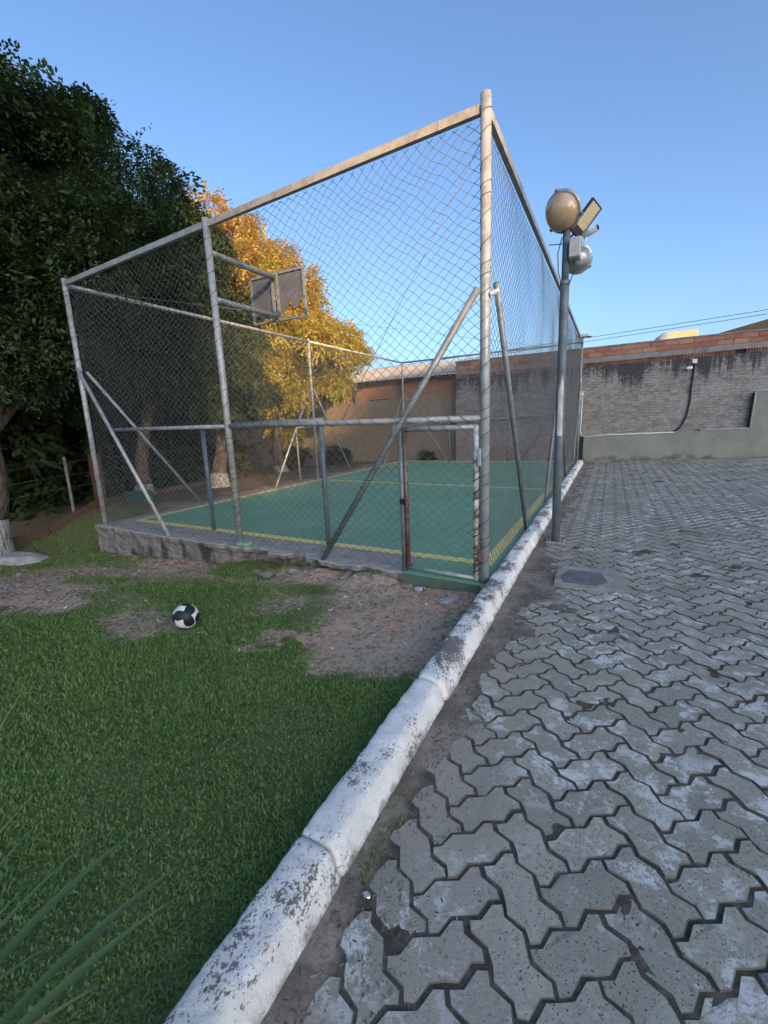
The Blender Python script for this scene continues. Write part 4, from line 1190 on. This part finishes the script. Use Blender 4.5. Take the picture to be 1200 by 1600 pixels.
# thicket and low bushes beyond the timber edging
th_ = tag(empty('thicket', (-13.5, 3, -0.4)), 'dark unlit thicket filling the ground behind the left trees', 'thicket', kind='stuff')
cs, rr, cn = [], [], []
for i in range(95):
    y = RNG.uniform(-5, 11); x = -12.6 - RNG.uniform(0, 3.2) - 0.10*max(0, y-4)
    cs.append((x, y, RNG.uniform(-0.2, 3.6))); rr.append(RNG.uniform(0.6, 1.1)); cn.append(70)
foliage('foliage', 'leaf_bush', cs, rr, cn, th_, size=1.25, n=12, droop=0.7, length=0.45, lw=0.24, ll=0.2)
def shrub(base, h, w, label, k=34, per=20, mat='leaf_bush'):
    t = thing('shrub', (base[0], base[1], base[2]), label, 'shrub')
    g = MB()
    for i in range(5):
        a = i*1.26
        g.tube([(base[0],base[1],base[2]-0.05),(base[0]+0.3*w*math.cos(a),base[1]+0.3*w*math.sin(a),base[2]+h*0.7)],[0.018,0.006],6)
    g.build('stem', MAT['bark'], t)
    cs = [(base[0]+RNG.normal()*w*0.33, base[1]+RNG.normal()*w*0.33, base[2]+h*RNG.uniform(0.15,0.95)) for _ in range(k)]
    foliage('foliage', mat, cs, [0.14]*k, [per]*k, t, size=0.55, n=8, length=0.3, lw=0.3, ll=0.2)
shrub((-9.6,12.2,-0.1), 0.75, 0.55, 'small dark green shrub at the foot of the shed wall')
shrub((-11.4,11.4,-0.1), 0.8, 0.9, 'dark shrub beyond the left fence under the golden tree')
shrub((-5.75,13.2,-0.05), 0.35, 0.25, 'tiny weed by the shed wall beyond the far court edge', 10, 10)

# timber edging, posts and wires on the left
te = thing('timber_edging', (-9.75, 1.0, -0.5), 'low brown timber edging board between the grass and the thicket', 'edging')
ep = [(-9.3,-2.2),(-9.55,-0.3),(-9.75,0.9),(-10.0,2.15),(-10.5,4.3),(-10.2,6.0)]
for k in range(len(ep)-1):
    p, q = ep[k], ep[k+1]
    d = Vector((q[0]-p[0],q[1]-p[1],0)); L = d.length; d.normalize(); nn = Vector((-d.y,d.x,0))
    z = float((terr(*p)+terr(*q))/2)
    sl = float(terr(*q)-terr(*p))/L
    dd = Vector((d.x,d.y,sl)).normalized()
    MB().obox(((p[0]+q[0])/2,(p[1]+q[1])/2,z+0.03), dd, nn, dd.cross(nn), L/2-0.01, 0.025, 0.13).build('board', MAT['timber'], te)
wp_ = thing('timber_post', (-9.7,2.17,-0.2), 'thick reddish brown timber post standing behind the front left corner post', 'post')
MB().box((-9.88,2.03,-0.5),(-9.67,2.21,1.12),0.012).build('shaft', MAT['timber_red'], wp_)
MB().tube([(-9.70,2.085,0.9),(-9.70,2.065,0.9)],0.015,8).build('bolt', MAT['galv'], wp_)
tp = thing('thin_fence_post', (-10.6,1.9,-0.3), 'thin grey wire-fence post in front of the dark thicket', 'post')
MB().tube([(-10.6,1.9,-0.6),(-10.6,1.9,1.05)],0.036,8).build('shaft', MAT['stone'], tp)
MB().lathe([(0.034,1.05),(0.036,1.07),(0.0,1.09)],(-10.6,1.9,0),(0,0,1),8).build('cap', MAT['galv'], tp)
for k, z in enumerate((0.35, 0.65, 0.95)):
    o = MB().tube([(-10.4,-3.0,z-0.3),(-10.6,1.9,z),(-10.9,7.5,z+0.1)],0.004,5).build('fence_wire', MAT['wire'])
    tag(o, ['lowest','middle','topmost'][k]+' of the thin wires strung to the grey post by the thicket', 'wire', 'wires of the thicket fence')
tc = thing('planter_box', (-9.6,2.9,-0.1), 'long teal plastic tub behind the front left fence corner', 'tub')
V = []
for (w_, l_, z) in ((0.12,0.34,-0.14),(0.15,0.38,0.10)): V += [(-9.6+sx*l_,2.95+sy*w_,z) for sx,sy in ((-1,-1),(1,-1),(1,1),(-1,1))]
MB().add(V,[(0,3,2,1),(4,5,6,7),(0,1,5,4),(1,2,6,5),(2,3,7,6),(3,0,4,7)]).build('tub', MAT['teal'], tc)
MB().box((-9.99,2.79,0.085),(-9.21,3.11,0.115),0.008).build('lip', MAT['teal'], tc)
# pale slab at the foot of the left tree
g = MB(); z = float(terr(-8.2,-0.25))
prof_ = [(-8.95,-0.55),(-8.5,-0.62),(-8.0,-0.45),(-7.75,-0.2),(-7.9,0.0),(-8.4,0.08),(-8.9,-0.05)]
n = len(prof_)
cx_, cy_ = -8.4,-0.28
V = [(x,y,z-0.1) for x,y in prof_]+[(x,y,z+0.03) for x,y in prof_]+[(cx_+(x-cx_)*0.55,cy_+(y-cy_)*0.55,z+0.10) for x,y in prof_]
Fc = [(i,(i+1)%n,n+(i+1)%n,n+i) for i in range(n)]+[(n+i,n+(i+1)%n,2*n+(i+1)%n,2*n+i) for i in range(n)]+[tuple(range(2*n,3*n))]
tag(g.add(V,Fc).build('concrete_lump', MAT['conc_pale']), 'flat pale concrete lump at the foot of the left tree', 'concrete lump')

# ------------------------------------------------------------------ ball
def ball():
    cx, cy = -2.33, -1.52
    r = 0.112
    cz = float(terr(cx,cy)) + r + 0.012
    t = thing('football', (cx,cy,cz-r), 'white football with curved black panels lying at the edge of the lawn', 'ball')
    MB().lathe([(r*math.sin(q), -r*math.cos(q)) for q in np.linspace(0,math.pi,26)], (cx,cy,cz), (0.2,0.3,1), 36).build('shell', MAT['ball_white'], t, True)
    toc = Vector(CAM) - Vector((cx,cy,cz)); toc.normalize()
    upv = Vector((0,0,1)); a = upv.cross(toc).normalized(); c = toc.cross(a)
    front = (toc + a*0.02 + c*0.06).normalized()
    a = (a - front*a.dot(front)).normalized(); c = front.cross(a)
    axes = [(front, R(-88))]
    for k in range(3):
        q = R(-28 + 120*k + 60 - 60)
        d = (front*math.cos(R(109.5)) + (a*math.cos(q)+c*math.sin(q))*math.sin(R(109.5))).normalized()
        axes.append((d, R(30)))
    for d, ph in axes:
        e1 = a - d*a.dot(d) if abs(a.dot(d)) < 0.9 else c - d*c.dot(d)
        e1 = e1.normalized(); e2 = d.cross(e1)
        V, Fc = [(Vector((cx,cy,cz))+d*(r+0.0012))], []
        nA, nR = 48, 6
        for j in range(1, nR+2):
            for k in range(nA):
                th2 = 2*math.pi*k/nA
                rr_ = R(46)*(1 + 0.44*math.cos(3*(th2-ph) + 0.0) + 0.10*math.sin(3*(th2-ph)) - 0.07*math.cos(6*(th2-ph)))
                f_ = min(j, nR)/nR
                tw = 0.22*f_*f_
                ang = rr_*f_; th3 = th2 + tw
                q = d*math.cos(ang) + (e1*math.cos(th3)+e2*math.sin(th3))*math.sin(ang)
                V.append(Vector((cx,cy,cz)) + q*((r+0.0012) if j <= nR else r-0.002))
        for k in range(nA): Fc.append((0, 1+k, 1+(k+1) % nA))
        for j in range(nR):
            for k in range(nA):
                l = (k+1) % nA
                Fc.append((1+j*nA+k, 1+(j+1)*nA+k, 1+(j+1)*nA+l, 1+j*nA+l))
        MB().add(V, Fc).build('black_panel', MAT['ball_black'], t, True)
ball()

# ------------------------------------------------------------------ lawn and sparse grass
def blades(name, X, Y, h, w, parent=None, mat='grass', bend=0.6, zf=soil_z):
    N = len(X)
    Z = zf(X, Y) - 0.004
    yaw = RNG.uniform(0, 2*np.pi, N)
    ln = h*RNG.uniform(0.55, 1.35, N); ww = w*RNG.uniform(0.7, 1.3, N)
    lean = np.clip(RNG.normal(bend, 0.35, N), 0.05, 1.35)
    dx, dy = np.cos(yaw), np.sin(yaw)
    sx, sy = -dy, dx
    base = np.stack([X, Y, Z], -1)
    d1 = np.stack([dx*np.sin(lean*0.6), dy*np.sin(lean*0.6), np.cos(lean*0.6)], -1)
    d2 = np.stack([dx*np.sin(lean*1.5), dy*np.sin(lean*1.5), np.cos(lean*1.5)], -1)
    s_ = np.stack([sx, sy, np.zeros(N)], -1)
    m1 = base + d1*(ln*0.55)[:,None]; tip = m1 + d2*(ln*0.5)[:,None]
    tip[:,2] = np.maximum(tip[:,2], Z+0.006)
    V = np.stack([base - s_*(ww*0.35)[:,None], base + s_*(ww*0.35)[:,None], m1 + s_*(ww*0.5)[:,None], m1 - s_*(ww*0.5)[:,None], tip], 1).reshape(-1,3)
    b = np.arange(N)*5
    Q = np.stack([b, b+1, b+2, b+3, b+3, b+2, b+4], -1)
    me = raw_mesh(name, V, Q.ravel(), np.tile([4,3], N))
    patch = 0.42*fbm(X*1.9, Y*1.9, 1.7)
    tone = np.clip(RNG.random(N)*0.62 + patch, 0, 1)
    tone = np.where(RNG.random(N) < 0.09, 0.97, tone)
    a = me.attributes.new('tone', 'FLOAT', 'FACE'); a.data.foreach_set('value', np.repeat(tone, 2).astype(np.float32))
    return link(name, me, MAT[mat], parent)
def scatter(n, x0, x1, y0, y1, p=1.0, near=True):
    X, Y = RNG.uniform(x0, x1, n), RNG.uniform(y0, y1, n)
    g_ = grass_d(X, Y)
    dist = np.hypot(X-CAM[0], Y-CAM[1])
    keep = RNG.random(n) < g_*p*np.clip((2.6/np.maximum(dist,0.5))**1.1, 0, 1)
    return X[keep], Y[keep], dist[keep]
Xa, Ya, Da = scatter(800000, -7.5, 0.085, -5.0, 0.5)
hh = np.clip(0.030 + 0.003*Da, 0, 0.05)*(0.45+0.55*np.clip(grass_d(Xa,Ya)*1.3, 0, 1))
hh *= (0.8+0.35*vnoise(Xa*1.7, Ya*1.7, 2.2))
tag(blades('lawn_grass', Xa, Ya, hh, 0.0060+0.0008*Da, None, 'grass', 1.0), 'short mown green lawn thinning out towards the court', 'grass', kind='stuff')
Xb, Yb, Db = scatter(90000, -10.0, -6.5, -2.5, 3.0)
tag(blades('verge_grass', Xb, Yb, 0.055, 0.011, None, 'grass', 0.8), 'sparse grass on the bank left of the court corner', 'grass', kind='stuff')

# leaf litter, straw and small stones on the bare soil and along the kerb
def chips(name, X, Y, Z, size, mat, label, cat, el=1.8):
    N = len(X)
    yaw = RNG.uniform(0, 2*np.pi, N); s_ = size*RNG.uniform(0.5, 1.5, N)
    tx = RNG.normal(0, 0.35, N); ty = RNG.normal(0, 0.35, N)
    out = []
    for (u, v_) in ((-1,-0.55),(0.9,-0.6),(1.1,0.45),(-0.8,0.6)):
        lx, ly = u*s_*el*0.5, v_*s_*0.5
        x = X + lx*np.cos(yaw) - ly*np.sin(yaw); y = Y + lx*np.sin(yaw) + ly*np.cos(yaw)
        out.append(np.stack([x, y, Z + lx*tx + ly*ty + 0.003], -1))
    top = np.stack([X, Y, Z + s_*0.45], -1)
    V = np.stack(out+[top], 1).reshape(-1,3)
    b = np.arange(N)*5
    Q = np.stack([b,b+1,b+4, b+1,b+2,b+4, b+2,b+3,b+4, b+3,b,b+4], -1)
    me = raw_mesh(name, V, Q.ravel(), np.full(N*4, 3))
    a = me.attributes.new('tone', 'FLOAT', 'FACE'); a.data.foreach_set('value', np.repeat(RNG.random(N), 4).astype(np.float32))
    return tag(link(name, me, mat), label, cat, kind='stuff')
def m_chip(name, a, b, c):
    g = NT(name); at, _ = g.attr('tone')
    col = g.mix(g.ramp(at, 0, 0.7), a, b); col = g.mix(g.ramp(at, 0.82, 0.95), col, c)
    return g.done(col, 0.9, 0, None, 0.2)
n = 16000
X, Y = RNG.uniform(-7.5, 0.05, n), RNG.uniform(-2.2, 0.45, n)
k = (RNG.random(n) < 0.75*(1-grass_d(X,Y))**2*(0.3+0.9*sstep(-0.2,0.3,fbm(X*1.8,Y*1.8,4.4))+0.8*sstep(0.45,0.1,front_y(X)-Y))) & (Y < front_y(X)-0.12)
chips('leaf_litter', X[k], Y[k], soil_z(X[k],Y[k]), 0.011+0.002*np.hypot(X[k]-CAM[0],Y[k]-CAM[1])*0.8, m_chip('dry_litter',(0.14,0.10,0.075),(0.27,0.20,0.16),(0.50,0.42,0.36)), 'dry leaf litter and chips strewn over the bare soil', 'leaf litter')
n = 5200
X = 0.27 + np.abs(RNG.normal(0, 0.17, n)); Y = RNG.uniform(-4.3, 5.5, n)
chips('kerb_debris', X, Y, joint_z(X,Y), 0.006, m_chip('kerb_grit',(0.07,0.06,0.05),(0.20,0.17,0.13),(0.26,0.22,0.17)), 'grit, straw and dead leaf bits lying along the kerb foot', 'debris', 2.6)
# grass tufts in the paving joints
X = np.concatenate([RNG.normal(2.12,0.05,60), RNG.normal(0.30,0.02,160), RNG.normal(0.33,0.05,200), RNG.normal(2.62,0.08,40)])
Y = np.concatenate([RNG.normal(-2.30,0.02,60), RNG.normal(-2.75,0.10,160), RNG.normal(1.85,0.15,200), RNG.normal(-2.42,0.02,40)])
tag(blades('joint_weeds', X, Y, 0.022, 0.004, None, 'grass', 0.7, joint_z), 'small weeds sprouting in the paving joints', 'weeds', kind='stuff')
X = RNG.uniform(0.6, 13.5, 900); Y = 12.84 - np.abs(RNG.normal(0,0.02,900))
k = fbm(X*1.3, 0*X, 2) > 0.05
tag(blades('wall_foot_weeds', X[k], Y[k], 0.07, 0.02, None, 'grass', 0.5, lambda x,y: pave_z(x)-0.01), 'strip of weeds along the foot of the plastered wall', 'weeds', kind='stuff')

# rubble below the broken plinth, each stone a thing
def rock(name, c, s_, mat, label, group=None, cat='stone', seed=0):
    rg = np.random.default_rng(seed)
    import bmesh
    bm = bmesh.new(); bmesh.ops.create_icosphere(bm, subdivisions=2, radius=1.0)
    o1_, o2_ = rg.uniform(-9,9,2)
    for v_ in bm.verts:
        d = 1 + 0.45*float(fbm(v_.co.x*1.3+o1_, v_.co.y*1.3+o2_, v_.co.z*1.3))
        v_.co = Vector((round(v_.co.x*d*2.2)/2.2*0.4+v_.co.x*d*0.6, v_.co.y*d, v_.co.z*d))
        v_.co = Vector((v_.co.x*s_[0], v_.co.y*s_[1], v_.co.z*s_[2]))
    me = bpy.data.meshes.new(name); bm.to_mesh(me); bm.free()
    o = link(name, me, mat)
    o.location = c; o.rotation_euler = (0,0,rg.uniform(0,6))
    return tag(o, label, cat, group)
rk = [(-2.62,-0.14,0.10,0.07,0.035),(-2.32,-0.02,0.07,0.05,0.03),(-1.55,0.02,0.22,0.05,0.03),(-1.98,-0.10,0.05,0.04,0.025),(-1.80,-0.16,0.06,0.04,0.02),(-1.25,-0.05,0.07,0.04,0.02),(-2.85,-0.05,0.05,0.04,0.02)]
desc = ['broad broken concrete chunk below the crumbled plinth','squarish rubble piece against the crumbled plinth','long flat rubble slab under the broken plinth lip','small grey rubble stone between the larger chunks','small flat rubble stone lying nearest the viewer','rubble stone next to the green gate step','small rubble stone leftmost below the broken plinth']
for i, (x, y, a_, b_, c_) in enumerate(rk):
    rock('rubble_stone', (x, y, float(terr(x,y))+c_*0.4), (a_,b_,c_), MAT['stone'], desc[i], 'rubble below the plinth', 'stone', i)
rock('concrete_lump', (-0.23,-0.36,float(terr(-.23,-.36))+0.005), (0.10,0.07,0.03), MAT['conc_pale'], 'pale grey stone half buried in soil before the gate step', None, 'stone', 21)
o = MB().obox((-0.61,-0.18,float(terr(-.61,-.18))+0.022),(0.9,-0.35,0.1),(0.35,0.9,0.15),(-0.12,-0.1,0.98),0.035,0.022,0.012).build('plastic_scrap', MAT['litter'])
tag(o, 'white plastic scrap lying on the soil by the gate step', 'litter')
rock('foil_wrapper', (0.345,-2.94,float(pave_z(.345))+0.008), (0.016,0.010,0.007), MAT['foil'], 'crumpled shiny foil wrapper by the near kerb', None, 'litter', 5)
for i, (x, y, l_) in enumerate(((-0.78,-1.47,'scrap of white paper on the bare soil at the lawn edge'),(-1.27,-0.50,'small white torn scrap among the thin grass'),(0.74,1.02,'white paint chip on the paving behind the drain slab'),(0.62,1.25,'white paint flake near the lamp post base'),(0.95,1.60,'pale flake on the pavers right of the lamp post'))):
    z = float(terr(x,y)) if x < 0 else float(pave_z(x))
    rock('paper_scrap', (x,y,z+0.008), (0.022,0.012,0.004), MAT['litter'], l_, 'white scraps on the ground', 'litter', 40+i)

# ------------------------------------------------------------------ strap-leaved plant close to the viewer
pb_ = np.array([-0.42,-4.02,float(terr(-.42,-4.02))])
pt = thing('strap_leaf_plant', tuple(pb_), 'long narrow green strap leaves of a plant in the near left corner', 'plant')
def ray_pt(x, y, dist):
    d = CX*(x-600)/F_PX + CU*(800-y)/F_PX + fw
    return CAM + d/np.linalg.norm(d)*dist
tips = [((292,1345),1.50,0.017),((222,1292),1.52,0.020),((282,1398),1.42,0.016),((146,1310),1.6,0.011),((62,1232),1.6,0.013),((36,1078),1.75,0.012),((156,1540),1.32,0.011),((45,1380),1.45,0.013),((22,1205),1.7,0.011),((80,1265),1.62,0.010),((-20,1150),1.6,0.013),((90,1470),1.36,0.010),((20,1330),1.5,0.014)]
for i, ((tx, ty), ds, w_) in enumerate(tips):
    tip = ray_pt(tx, ty, ds)
    b0 = pb_ + np.array([RNG.normal()*0.05, RNG.normal()*0.04, -0.02])
    mid = (b0+tip)/2 + np.array([0,0,0.16+0.05*RNG.random()])
    N = 12
    V, Fc = [], []
    for k in range(N+1):
        u = k/N
        p = b0*(1-u)**2 + 2*u*(1-u)*mid + tip*u*u
        t_ = 2*(1-u)*(mid-b0) + 2*u*(tip-mid)
        s_ = np.cross(t_, [0.1,-0.2,1.0]); s_ /= np.linalg.norm(s_)
        ww = 0.66*w_*(0.75+0.5*math.sin(u*2.4))*(1-u**4) + 0.0005
        up_ = np.cross(s_, t_); up_ /= np.linalg.norm(up_)
        V += [p-s_*ww, p-up_*ww*0.35, p+s_*ww]
    for k in range(N):
        for j in range(2): Fc.append((k*3+j, k*3+j+1, k*3+4+j, k*3+3+j))
    o = MB().add(V, Fc).build('leaf', MAT['strap'], pt, True)
    a = o.data.attributes.new('tone','FLOAT','FACE'); a.data.foreach_set('value', np.full(len(o.data.polygons), [0.3,0.2,0.55,0.4,0.7,0.9,0.97,0.3,0.8,0.5,0.6,0.4,0.7][i], np.float32))

# ------------------------------------------------------------------ beyond the wall
fb = thing('far_building', (6.2, 57, -0.9), 'cream building top glowing in sunlight far behind the brick wall', 'building')
MB().box((4.5,55.5,-0.9),(8.6,62,9.4)).build('wall', MAT['house_cream'], fb)
MB().box((5.7,55.3,9.4),(8.7,62.1,10.05)).build('parapet', MAT['house_cream'], fb)
for k in range(3): MB().box((5.0+k*1.2,55.42,7.2),(5.7+k*1.2,55.5,8.4)).build('window', MAT['glass'], fb)
wt = thing('water_tank', (5.0, 48, -0.9), 'grey conical tank lid peeking over the brick wall', 'tank')
MB().lathe([(1.1,6.8),(1.15,8.0),(0.8,8.55),(0.25,8.95),(0.0,9.0)], (5.15,48,0), (0,0,1), 18).build('tank', MAT['house_grey'], wt, True)
MB().box((4.2,47.2,-0.9),(6.1,48.8,6.8)).build('tank_stand', MAT['house_grey'], wt)
hs = thing('neighbour_house', (9, 21, -0.9), 'dark roofed house rising behind the brick wall at the right', 'house')
MB().box((5.2,20.6,-0.9),(16,26,4.6)).build('wall', MAT['house_grey'], hs)
V = [(4.3,20.3,4.62),(16.5,20.3,4.62),(16.5,27,4.62),(4.3,27,4.62),(9.8,20.3,5.85),(9.8,27,5.85)]
MB().add(V,[(0,1,4),(2,3,5),(0,4,5,3),(1,2,5,4),(0,3,2,1)]).build('roof', MAT['roof_dark'], hs)
for k, (zz, nm) in enumerate(((0.0,'upper'),(-0.2,'lower'))):
    pts = []
    for i in range(33):
        x = -34 + 70*i/32
        pts.append((x, 25.6-0.09*x, 6.0 + zz + 0.028*x + 0.00045*(x-2)**2))
    o = MB().tube(pts, 0.014, 5).build('power_cable', MAT['black'])
    tag(o, nm + ' of the two overhead cables crossing the sky above the brick wall', 'cable', 'overhead cables')

# unseen towers added sunward, heights shaped to shade the yard and near trees
def block(x0, x1, y0, y1, h, label, m='house_grey'):
    t = thing('added_shade_tower', ((x0+x1)/2, (y0+y1)/2, -0.9), label, 'building')
    MB().box((x0,y0,-0.9),(x1,y1,h)).build('wall', MAT[m], t)
    MB().box((x0-0.15,y0+0.02,h),(x1+0.15,y1-0.02,h+0.15)).build('roof', MAT['roof_dark'], t)
    for k in range(int((y1-y0)/2.6)):
        for q in range(0, max(1,int(h/3)), 3):
            MB().box((x0-0.03,y0+0.9+k*2.6,1.0+q*3),(x0,y0+2.1+k*2.6,2.2+q*3)).build('window', MAT['glass'], t)
block(100,103,-94,-78.8,54,'tall unseen tower added far behind the viewer to shade the near trees')
block(100,103,-78.7,-74.5,40.6,'lowest of the unseen towers added to shade the yard, beside the tall one')
block(100,103,-74.4,-68.7,43.4,'narrow unseen shade tower added between the low and the long one')
block(100,103,-68.6,-54.5,44.4,'long unseen slab added far east of the yard to shade the walls')
